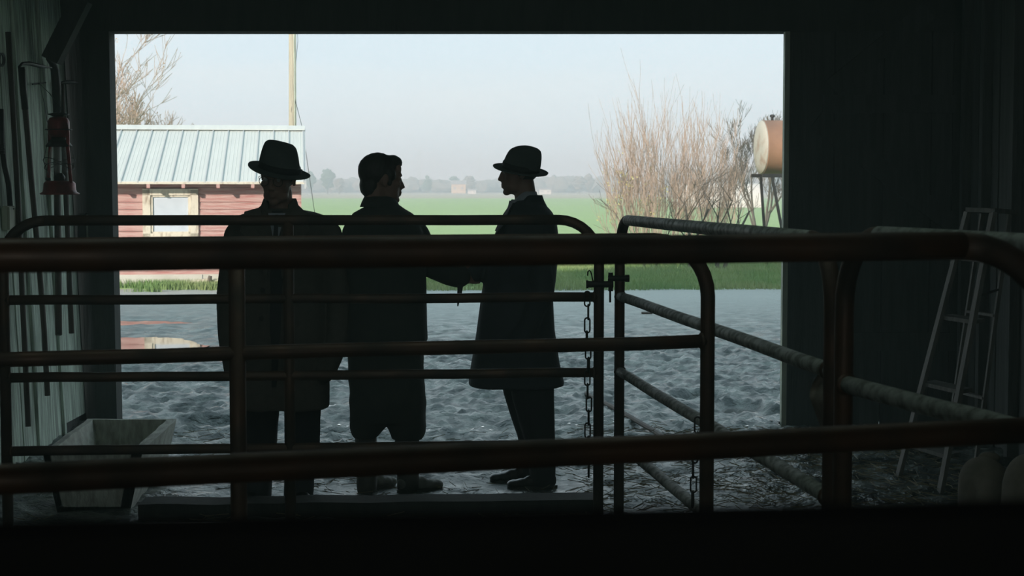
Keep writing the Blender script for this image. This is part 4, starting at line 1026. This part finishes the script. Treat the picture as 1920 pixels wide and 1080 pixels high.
bm = bmesh.new(); box(bm, ((u0 + u1) / 2, .42, .06), (u1 - u0 + .04, .12, .28)); fin('footing', bm, 'conc', sh)
bm = bmesh.new(); box(bm, (-1.75, .352, .06), (.01, .02, .27)); fin('footing_joint', bm, 'seam', sh)
# window
wf_ = None
bm = bmesh.new()
for (ua, ub, za, zb2) in ((wu0, wu0 + .13, .80, 1.64), (wu1 - .13, wu1, .80, 1.64), (wu0, wu1, 1.55, 1.66), (wu0, wu1, .78, .90)):
    box(bm, ((ua + ub) / 2, .385, (za + zb2) / 2), (ub - ua, .05, zb2 - za))
wfr = fin('window_frame', bm, 'cream', sh)
bm = bmesh.new()
for (ua, ub, za, zb2) in ((wu0 + .12, wu0 + .17, .88, 1.57), (wu1 - .17, wu1 - .12, .88, 1.57), (wu0 + .1, wu1 - .1, 1.52, 1.57), (wu0 + .1, wu1 - .1, .88, .93)):
    box(bm, ((ua + ub) / 2, .395, (za + zb2) / 2), (ub - ua, .03, zb2 - za))
fin('sash', bm, 'cream', wfr)
bm = bmesh.new(); box(bm, ((wu0 + wu1) / 2, .412, 1.22), (wu1 - wu0 - .3, .012, .64)); fin('pane', bm, 'pane', wfr)
bm = bmesh.new(); box(bm, ((wu0 + wu1) / 2, .36, .79), (wu1 - wu0 + .1, .1, .035)); fin('window_sill', bm, 'cream', sh)
# roof panels
npan = 26; pw = ULEN / npan * 1.0; pw = .277
bm = bmesh.new(); t = .02
hexa(bm, [(0, 0, RZ(0) - t), (pw - .012, 0, RZ(0) - t), (pw - .012, RV, RZ(RV) - t), (0, RV, RZ(RV) - t), (0, 0, RZ(0)), (pw - .012, 0, RZ(0)), (pw - .012, RV, RZ(RV)), (0, RV, RZ(RV))])
for q in (.07, .14, .2):
    hexa(bm, [(q, 0, RZ(0)), (q + .012, 0, RZ(0)), (q + .012, RV, RZ(RV)), (q, RV, RZ(RV)), (q + .003, 0, RZ(0) + .004), (q + .009, 0, RZ(0) + .004), (q + .009, RV, RZ(RV) + .004), (q + .003, RV, RZ(RV) + .004)])
o = fin('roof_panel', bm, 'roofm', sh); pm = o.data; o.location = (-pw, 0, 0)
bm = bmesh.new(); hexa(bm, [(-.014, -.005, RZ(0) - t), (.014, -.005, RZ(0) - t), (.014, RV, RZ(RV) - t), (-.014, RV, RZ(RV) - t), (-.010, -.005, RZ(0) + .022), (.010, -.005, RZ(0) + .022), (.010, RV, RZ(RV) + .022), (-.010, RV, RZ(RV) + .022)])
o = fin('roof_seam', bm, 'seam', sh); sm_ = o.data; o.location = (-.012, 0, 0)
for i in range(1, 26):
    o = link('roof_panel', pm, None, sh); o.location = (-pw * (i + 1), 0, 0)
    o = link('roof_seam', sm_, None, sh); o.location = (-pw * i, 0, 0)
bm = bmesh.new(); hexa(bm, [(-7.2, RV, RZ(RV) - .02), (0, RV, RZ(RV) - .02), (0, RV * 2, RZ(0) - .02), (-7.2, RV * 2, RZ(0) - .02), (-7.2, RV, RZ(RV)), (0, RV, RZ(RV)), (0, RV * 2, RZ(0)), (-7.2, RV * 2, RZ(0))]); fin('rear_roof', bm, 'roofm', sh)
bm = bmesh.new(); hexa(bm, [(-7.22, RV - .16, RZ(RV - .16) + .032), (.02, RV - .16, RZ(RV - .16) + .032), (.02, RV, RZ(RV) + .032), (-7.22, RV, RZ(RV) + .032), (-7.22, RV - .16, RZ(RV - .16) + .045), (.02, RV - .16, RZ(RV - .16) + .045), (.02, RV, RZ(RV) + .07), (-7.22, RV, RZ(RV) + .07)]); fin('ridge_cap', bm, 'roofm', sh)
bm = bmesh.new(); box(bm, (-3.6, .01, EZ - .03), (7.2, .025, .035)); fin('drip_board', bm, 'cream', sh)
bm = bmesh.new(); hexa(bm, [(0, 0, RZ(0) - .12), (.03, 0, RZ(0) - .12), (.03, RV, RZ(RV) - .12), (0, RV, RZ(RV) - .12), (0, 0, RZ(0) + .01), (.03, 0, RZ(0) + .01), (.03, RV, RZ(RV) + .01), (0, RV, RZ(RV) + .01)]); fin('barge_board', bm, 'seam', sh)
bm = bmesh.new(); hexa(bm, [(-.028, 0, RZ(0) - .115), (.028, 0, RZ(0) - .115), (.028, .8, RZ(.8) - .13), (-.028, .8, RZ(.8) - .13), (-.028, 0, RZ(0) - .022), (.028, 0, RZ(0) - .022), (.028, .8, RZ(.8) - .022), (-.028, .8, RZ(.8) - .022)])
o = fin('rafter_tail', bm, 'redboard', sh); rm = o.data; o.location = (-.29, 0, 0)
for i in range(1, 12): o = link('rafter_tail', rm, None, sh); o.location = (-.29 - .577 * i, 0, 0)
# pale planks and log by the shed
def plankpile(px, py, L_, ang, label, z=.06):
    p = PZ(px, py, 0); p.y = min(p.y, 27.4); p = P(px, py, 27.35); 
    bm = bmesh.new(); box(bm, (0, 0, 0), (L_, .07, .11), Matrix.Rotation(ang, 3, 'Y'), .012); o = fin('weathered_board', bm, 'cream', loc=(p.x, 27.3, .07)); tag(o, label, 'board', 'boards lying at the foot of the shed')
plankpile(372, 527, .5, R(-9), 'short weathered board lying in the grass at the shed footing')
plankpile(418, 533, .3, R(6), 'second short board in the grass, next to the dark stump')
bm = bmesh.new(); tube(bm, [(0, 0, 0), (.01, 0, .1), (.03, 0, .2)], [.05, .04, .03], 8); tube(bm, [(0, 0, .05), (.12, -.02, .08)], [.03, .02], 6); p = P(391, 530, 27.2); o = fin('stump', bm, 'twigd', loc=(p.x, 27.2, 0)); tag(o, 'small dark tree stump standing in front of the shed footing', 'stump')
# utility pole with wires
pb = P(550, 400, 35); up = empty('utility_pole', (pb.x, 35, 0)); tag(up, 'tall pale wooden utility pole rising behind the shed roof', 'utility pole')
bm = bmesh.new(); tube(bm, [(0, 0, -.1), (.0, 0, 3), (.03, 0, 8)], [.088, .082, .07], 14); fin('shaft', bm, 'pole', up, True)
bm = bmesh.new(); tube(bm, [(.055, -.07, .1), (.055, -.07, 6.5)], .013, 8); tube(bm, [(.075, -.05, .1), (.08, -.05, 6.5)], .01, 8); fin('conduit', bm, 'edge', up, True)
bm = bmesh.new(); box(bm, (.02, 0, 7.2), (1.6, .1, .1)); fin('crossarm', bm, 'pole', up)
bm = bmesh.new(); tube(bm, [(-.02, -.08, 3.3), P(534, 60, 33) - Vector((pb.x, 33, 0)), P(528, -60, 33) - Vector((pb.x, 33, 0))], .005, 5); fin('overhead_wire', bm, 'iron', up)
bm = bmesh.new(); tube(bm, [(.06, -.06, P(555, 185, 35).z), Vector((P(568, 240, 35).x - pb.x, -.1, P(568, 240, 35).z)), Vector((P(606, 400, 35).x - pb.x, -.2, .0))], .006, 5); fin('guy_wire', bm, 'iron', up)

# ---------------------------------------------------------------- tank on its stand
tc_ = P(1437, 278, 34); R0 = .56
tk = empty('fuel_tank', (tc_.x, 34, 0), R(6)); tag(tk, 'rusty horizontal fuel tank on tall legs beside the right barn door', 'tank')
zc = P(1437, 276, 34).z
bm = bmesh.new(); mt = Matrix.Translation((-.1, 0, zc)) @ Matrix.Rotation(math.pi / 2, 4, 'Y')
lathe(bm, [(R0, 0.0), (R0 + .008, .01), (R0, .02), (R0, .6), (R0 + .008, .62), (R0, .64), (R0, 2.1)], 48, mtx=mt); fin('barrel', bm, 'tank', tk, True)
bm = bmesh.new(); lathe(bm, [(R0, .0), (R0 * .97, -.03), (R0 * .7, -.075), (R0 * .3, -.095), (.02, -.1)], 48, mtx=mt); fin('end_cap', bm, 'tankend', tk, True)
bm = bmesh.new(); lathe(bm, [(.03, zc + R0 - .02), (.03, zc + R0 + .06), (.055, zc + R0 + .07), (.055, zc + R0 + .11), (.02, zc + R0 + .12)], 12, c=(.12, 0, 0)); fin('vent_cap', bm, 'iron', tk)
bm = bmesh.new()
for yy in (-.45, .45): box(bm, (.85, yy, zc - R0 - .03), (2.1, .07, .07))
fin('cradle_beam', bm, 'iron', tk)
for x, dx in ((.0, .32), (1.7, -.3)):
    for yy in (-.45, .45):
        bm = bmesh.new(); bar(bm, Vector((x + dx * (1.1 if yy < 0 else .6), yy * 1.3, 0)), Vector((x, yy, zc - R0 - .03)), .05, .05); fin('leg', bm, 'iron', tk)
for a, b in (((.25, -.55, .45), (.95, -.5, 1.9)), ((.95, -.52, .1), (.3, -.5, 1.2)), ((.5, .5, .2), (1.35, .5, 1.9)), ((.75, -.55, .1), (1.0, -.45, 2.0)), ((.3, -.5, .3), (.75, -.45, 1.95))):
    bm = bmesh.new(); bar(bm, Vector(a), Vector(b), .035, .035); fin('brace', bm, 'iron', tk)

# ---------------------------------------------------------------- bare shrubs and trees
class TB:
    def __init__(s): s.V = []; s.F = []
    def tube(s, pts, rads, n=3):
        base = len(s.V)
        for i, (p, r) in enumerate(zip(pts, rads)):
            d = (pts[min(i + 1, len(pts) - 1)] - pts[max(i - 1, 0)]); u, w = frame_from(d)
            for k in range(n): 
                a = 2 * math.pi * k / n; q = p + (u * math.cos(a) + w * math.sin(a)) * r; s.V.append((q.x, q.y, q.z))
        for i in range(len(pts) - 1):
            for k in range(n): a = base + i * n; s.F.append((a + k, a + (k + 1) % n, a + n + (k + 1) % n, a + n + k))
    def leaf(s, p, sz):
        b = len(s.V); a = random.uniform(0, 6.3); dx, dy = math.cos(a) * sz, math.sin(a) * sz
        s.V += [(p.x - dx, p.y - dy, p.z), (p.x, p.y, p.z - sz * .6), (p.x + dx, p.y + dy, p.z), (p.x, p.y, p.z + sz * .6)]; s.F.append((b, b + 1, b + 2, b + 3))
def grow(tb, p, d, ln, r, depth, up=.15, spread=.5, kids=3, minr=.003, seg_=5, leafs=None):
    pts = [p.copy()]; rads = [r]; q = p.copy(); dd = d.normalized()
    for i in range(seg_):
        dd = (dd + Vector((random.uniform(-1, 1), random.uniform(-1, 1), random.uniform(-.6, 1))) * .10 + Vector((0, 0, up * .25))).normalized()
        q = q + dd * ln / seg_; pts.append(q.copy()); rads.append(max(minr, r * (1 - .62 * (i + 1) / seg_)))
    tb.tube(pts, rads, 4 if r > .02 else 3)
    if leafs is not None and depth <= 1 and random.random() < .5: leafs.append(q.copy())
    if depth <= 0: return
    for k in range(kids + random.randint(0, 1)):
        t = random.uniform(.3, 1.0); i = min(seg_ - 1, int(t * seg_)); a = pts[i].lerp(pts[i + 1], t * seg_ - i if i < seg_ else 0)
        base = (pts[i + 1] - pts[i]).normalized(); side = Vector((random.uniform(-1, 1), random.uniform(-1, 1), random.uniform(-.4, .8))).normalized()
        nd = (base + side * spread).normalized()
        grow(tb, a, nd, ln * random.uniform(.45, .72), max(minr, rads[i] * .6), depth - 1, up, spread, kids, minr, 4, leafs)
def shrub(name, loc, label, stems, hmin, hmax, lean_, m, r=.012, depth=2, kids=4, spread=.35, basew=.3, seed=1, cat='shrub', up=.35, minr=.0035, leafm=None, leafn=0, twigm=None):
    random.seed(seed); root = empty(name, loc); tag(root, label, cat)
    tb = TB(); leafs = []
    for i in range(stems):
        a = random.uniform(0, 2 * math.pi); rr = math.sqrt(random.random()); b = Vector((math.cos(a) * rr * basew, math.sin(a) * rr * basew, -.05))
        d = Vector((math.cos(a) * rr * lean_, math.sin(a) * rr * lean_, 1)); h = random.uniform(hmin, hmax) * (1 - .25 * rr)
        grow(tb, b, d, h, r * random.uniform(.7, 1.3), depth, up, spread, kids, minr, 7, leafs)
    raw('branches', tb.V, tb.F, m, root)
    if leafm:
        tb2 = TB(); random.shuffle(leafs)
        for p in leafs[:leafn]:
            for _ in range(5): tb2.leaf(p + Vector([random.uniform(-.08, .08) for _ in range(3)]), random.uniform(.015, .03))
        o = raw('leaves', tb2.V, tb2.F, leafm, root); o['kind'] = 'stuff'
    return root
def GX(px, Y): return P(px, 355, Y).x
shrub('bare_shrub', (GX(1240, 38), 38, 0), 'wide fan of reddish bare stems, the main shrub left of the tank', 64, 1.6, 2.9, .46, 'twig', r=.011, depth=2, kids=4, basew=.75, seed=5)
shrub('bare_shrub', (GX(1180, 37.5), 37.5, 0), 'low outer bare shrub with yellow leaves at the left of the stem clump', 22, 1.0, 1.8, .6, 'twig', r=.009, depth=2, kids=3, basew=.35, seed=8, leafm='yleaf', leafn=60)
shrub('bare_shrub', (GX(1335, 38.5), 38.5, 0), 'bare shrub of upright reddish stems right of the main clump', 26, 1.3, 2.5, .4, 'twig', r=.011, depth=2, kids=4, basew=.5, seed=9)
shrub('young_tree', (GX(1290, 33), 33, 0), 'dark slender bare tree in front of the reddish stems', 2, 1.6, 2.1, .35, 'twigd', r=.04, depth=3, kids=3, spread=.8, basew=.12, seed=21, cat='tree', up=.1)
shrub('young_tree', (GX(1349, 33), 33, 0), 'dark slender bare tree nearest the tank legs', 2, 1.5, 2.0, .5, 'twigd', r=.04, depth=3, kids=3, spread=.9, basew=.15, seed=24, cat='tree', up=.1)
shrub('young_tree', (GX(1225, 33.5), 33.5, 0), 'dark crooked bare sapling leaning left below the reddish stems', 2, 1.0, 1.6, .9, 'twigd', r=.03, depth=3, kids=3, spread=.8, basew=.15, seed=33, cat='tree', up=.05)
shrub('bare_tree', (GX(1425, 60), 60, 0), 'grey rounded bare tree behind the tank', 5, 2.4, 3.4, .5, 'twigd', r=.05, depth=4, kids=4, spread=.7, basew=.3, seed=41, cat='tree', minr=.007)
shrub('bare_tree', (GX(150, 44), 44, 0), 'tall bare tree whose branches reach over the shed from the left', 6, 3.2, 4.6, .85, 'twig', r=.05, depth=4, kids=4, spread=.85, basew=.25, seed=57, cat='tree', minr=.0065, up=.1, leafm='twigo', leafn=160)

# ---------------------------------------------------------------- grass
random.seed(17); V = []; Fc = []
def blades(n, x0, x1, y0, y1, h0, h1):
    for i in range(n):
        x = random.uniform(x0, x1); yy = random.uniform(y0, y1)
        if noise.noise(Vector((x * .7, yy * .7, 0))) < -.28: continue
        u_ = (x + 3.52) * .9917 + (yy - 27.6) * .1288; v_ = -(x + 3.52) * .1288 + (yy - 27.6) * .9917
        if -7.3 < u_ < .1 and v_ > .25: continue
        h = random.uniform(h0, h1); a = random.uniform(0, math.pi); w = .006; lx, ly = random.uniform(-.5, .5) * h, random.uniform(-.5, .5) * h
        dx, dy = math.cos(a) * w, math.sin(a) * w; b = len(V)
        V.extend([(x - dx, yy - dy, -.02), (x + dx, yy + dy, -.02), (x + dx * .6 + lx * .4, yy + dy * .6 + ly * .4, h * .6), (x - dx * .6 + lx * .4, yy - dy * .6 + ly * .4, h * .6), (x + lx, yy + ly, h)])
        Fc.append((b, b + 1, b + 2, b + 3)); Fc.append((b + 3, b + 2, b + 4))
blades(26000, -7.5, -3.0, 26.3, 28.0, .06, .16)
blades(60000, -3.2, 7.5, 26.6, 33, .05, .15)
blades(26000, -1, 9, 33, 42, .08, .26)
o = raw('grass', V, Fc, 'grass'); tag(o, 'rough grass along the far edge of the yard and round the shed', 'grass', kind='stuff')
# weeds, near edge: small dry tufts
# ---------------------------------------------------------------- far woodland, trees, houses, masts
random.seed(23); bm = bmesh.new()
V = []; Fc = []
bi = bmesh.new(); bmesh.ops.create_icosphere(bi, subdivisions=2, radius=1); bv = [v.co.copy() for v in bi.verts]; bf = [[v.index for v in f.verts] for f in bi.faces]; bi.free()
for i in range(900):
    x = random.uniform(-330, 330); yy = random.uniform(760, 900); px = 960 + x / yy * F
    h = 6.2 + 2.2 * noise.noise(Vector((x * .02, 0, 0))) + random.uniform(-.9, 1.3)
    if px > 1100: h += min(5, (px - 1100) * .03)
    if 640 > px: h -= .5
    w = random.uniform(3, 6); b = len(V)
    for v in bv:
        f = 1 + .5 * noise.noise(v * 2.2 + Vector((i, 0, 0)))
        V.append((x + v.x * w * f, yy + v.y * w * f, max(0, h * .5 + v.z * h * .5 * f)))
    Fc += [tuple(b + q for q in f) for f in bf]
o = raw('woodland', V, Fc, 'wood_far'); tag(o, 'hazy belt of bare winter woodland along the horizon', 'woodland', kind='stuff')
def fartree(px, top, Y, w, label, m='wood_far', conif=False):
    x = GX(px, Y); h = P(px, top, Y).z; root = empty('far_tree', (x, Y, 0)); tag(root, label, 'tree', 'single trees along the horizon')
    bm = bmesh.new(); tube(bm, [(0, 0, 0), (0, 0, h * .5)], .3, 6); fin('trunk', bm, 'twigd', root)
    bm = bmesh.new()
    for q in range(14):
        t = q / 14; r = w * (1 - t * .8 if conif else .6 + .4 * math.sin(t * 3)); 
        ell(bm, (random.uniform(-.3, .3) * r, random.uniform(-.3, .3) * r, h * (.3 + .62 * t)), (r * random.uniform(.7, 1), r, h * .1), sub=2)
    for v in bm.verts: v.co += Vector((noise.noise(v.co * .9), noise.noise(v.co * .9 + Vector((9, 0, 0))), noise.noise(v.co * .9 + Vector((0, 9, 0))))) * .9
    fin('crown', bm, m, root)
fartree(614, 316, 620, 2.6, 'round topped dark tree standing tall on the horizon between the first two men', 'fir')
fartree(583, 321, 640, 2.0, 'smaller dark tree on the horizon just right of the left man\'s hat', 'fir')
fartree(636, 332, 640, 1.8, 'low single tree on the horizon just left of the bareheaded man', 'wood_far')
fartree(801, 327, 700, 2.4, 'dark pointed tree on the horizon just right of the bareheaded man', 'fir', True)
fartree(852, 330, 720, 2.2, 'pale low tree on the horizon midway between the right two men', 'fir')
fartree(880, 330, 720, 3.0, 'broad hazy tree on the horizon left of the right man\'s hat', 'wood_far')
fartree(1086, 330, 700, 3.0, 'broad hazy tree on the horizon right of the right man\'s hat', 'wood_far')
fartree(1104, 326, 720, 2.4, 'hazy tree just left of the reddish shrub stems on the horizon', 'wood_far')
def house(px, Y, w, h, label, m):
    root = empty('farmhouse', (GX(px, Y), Y, 0)); tag(root, label, 'house')
    bm = bmesh.new(); box(bm, (0, 0, h * .35), (w, w * .7, h * .7)); fin('wall', bm, m, root)
    bm = bmesh.new(); hexa(bm, [(-w * .55, -w * .4, h * .7), (w * .55, -w * .4, h * .7), (w * .55, w * .4, h * .7), (-w * .55, w * .4, h * .7), (-w * .55, -.05, h), (w * .55, -.05, h), (w * .55, .05, h), (-w * .55, .05, h)]); fin('roof', bm, 'froof', root)
    for s in (-.25, .25):
        bm = bmesh.new(); box(bm, (w * s, -w * .355, h * .4), (w * .14, .05, h * .2)); fin('window', bm, 'froof', root)
house(860, 690, 6, 5.4, 'tiny pale orange house on the horizon left of the right man\'s hat', 'orange')
house(1022, 560, 4, 2.2, 'tiny white building on the horizon just right of the right man\'s neck', 'panel')
house(1003, 560, 1.8, 1.5, 'tiniest white building on the horizon touching the right man\'s collar', 'panel')
house(885, 600, 3, 1.8, 'tiny white building on the horizon in front of the orange house', 'panel')
# hoop house among the shrubs
hp = empty('greenhouse', (GX(1345, 150), 150, 0)); tag(hp, 'pale low greenhouse seen through the shrub stems', 'greenhouse')
bm = bmesh.new(); n = 10
for i in range(n + 1):
    a = math.pi * i / n
pts0 = [(-3.8, math.cos(math.pi * i / n) * 2, math.sin(math.pi * i / n) * 2.2) for i in range(n + 1)]
va = [bm.verts.new(p) for p in pts0]; vb = [bm.verts.new((3.8, p[1], p[2])) for p in pts0]
for i in range(n): bm.faces.new((va[i], va[i + 1], vb[i + 1], vb[i]))
bm.faces.new(va); bm.faces.new(vb); fin('cover', bm, 'panel', hp)
bm = bmesh.new()
for x in (-3.8, -1.9, 0, 1.9, 3.8): tube(bm, [(x, p[1] * 1.01, p[2] * 1.01) for p in pts0], .05, 5)
fin('hoop_frame', bm, 'seam', hp)
def mast(px, top, Y, label):
    root = empty('radio_mast', (GX(px, Y), Y, 0)); tag(root, label, 'mast'); h = P(px, top, Y).z
    bm = bmesh.new()
    for x, yy in ((-.5, -.3), (.5, -.3), (0, .5)): tube(bm, [(x, yy, 0), (x, yy, h)], .07, 4)
    fin('upright', bm, 'panel', root)
    bm = bmesh.new(); nn = 22
    for i in range(nn): tube(bm, [(-.5, -.3, h * i / nn), (.5, -.3, h * (i + 1) / nn)], .06, 4)
    fin('lattice', bm, 'panel', root)
mast(787, 278, 1000, 'faint pale radio mast right of the bareheaded man')
mast(898, 288, 1000, 'faint pale radio mast left of the right man\'s hat')
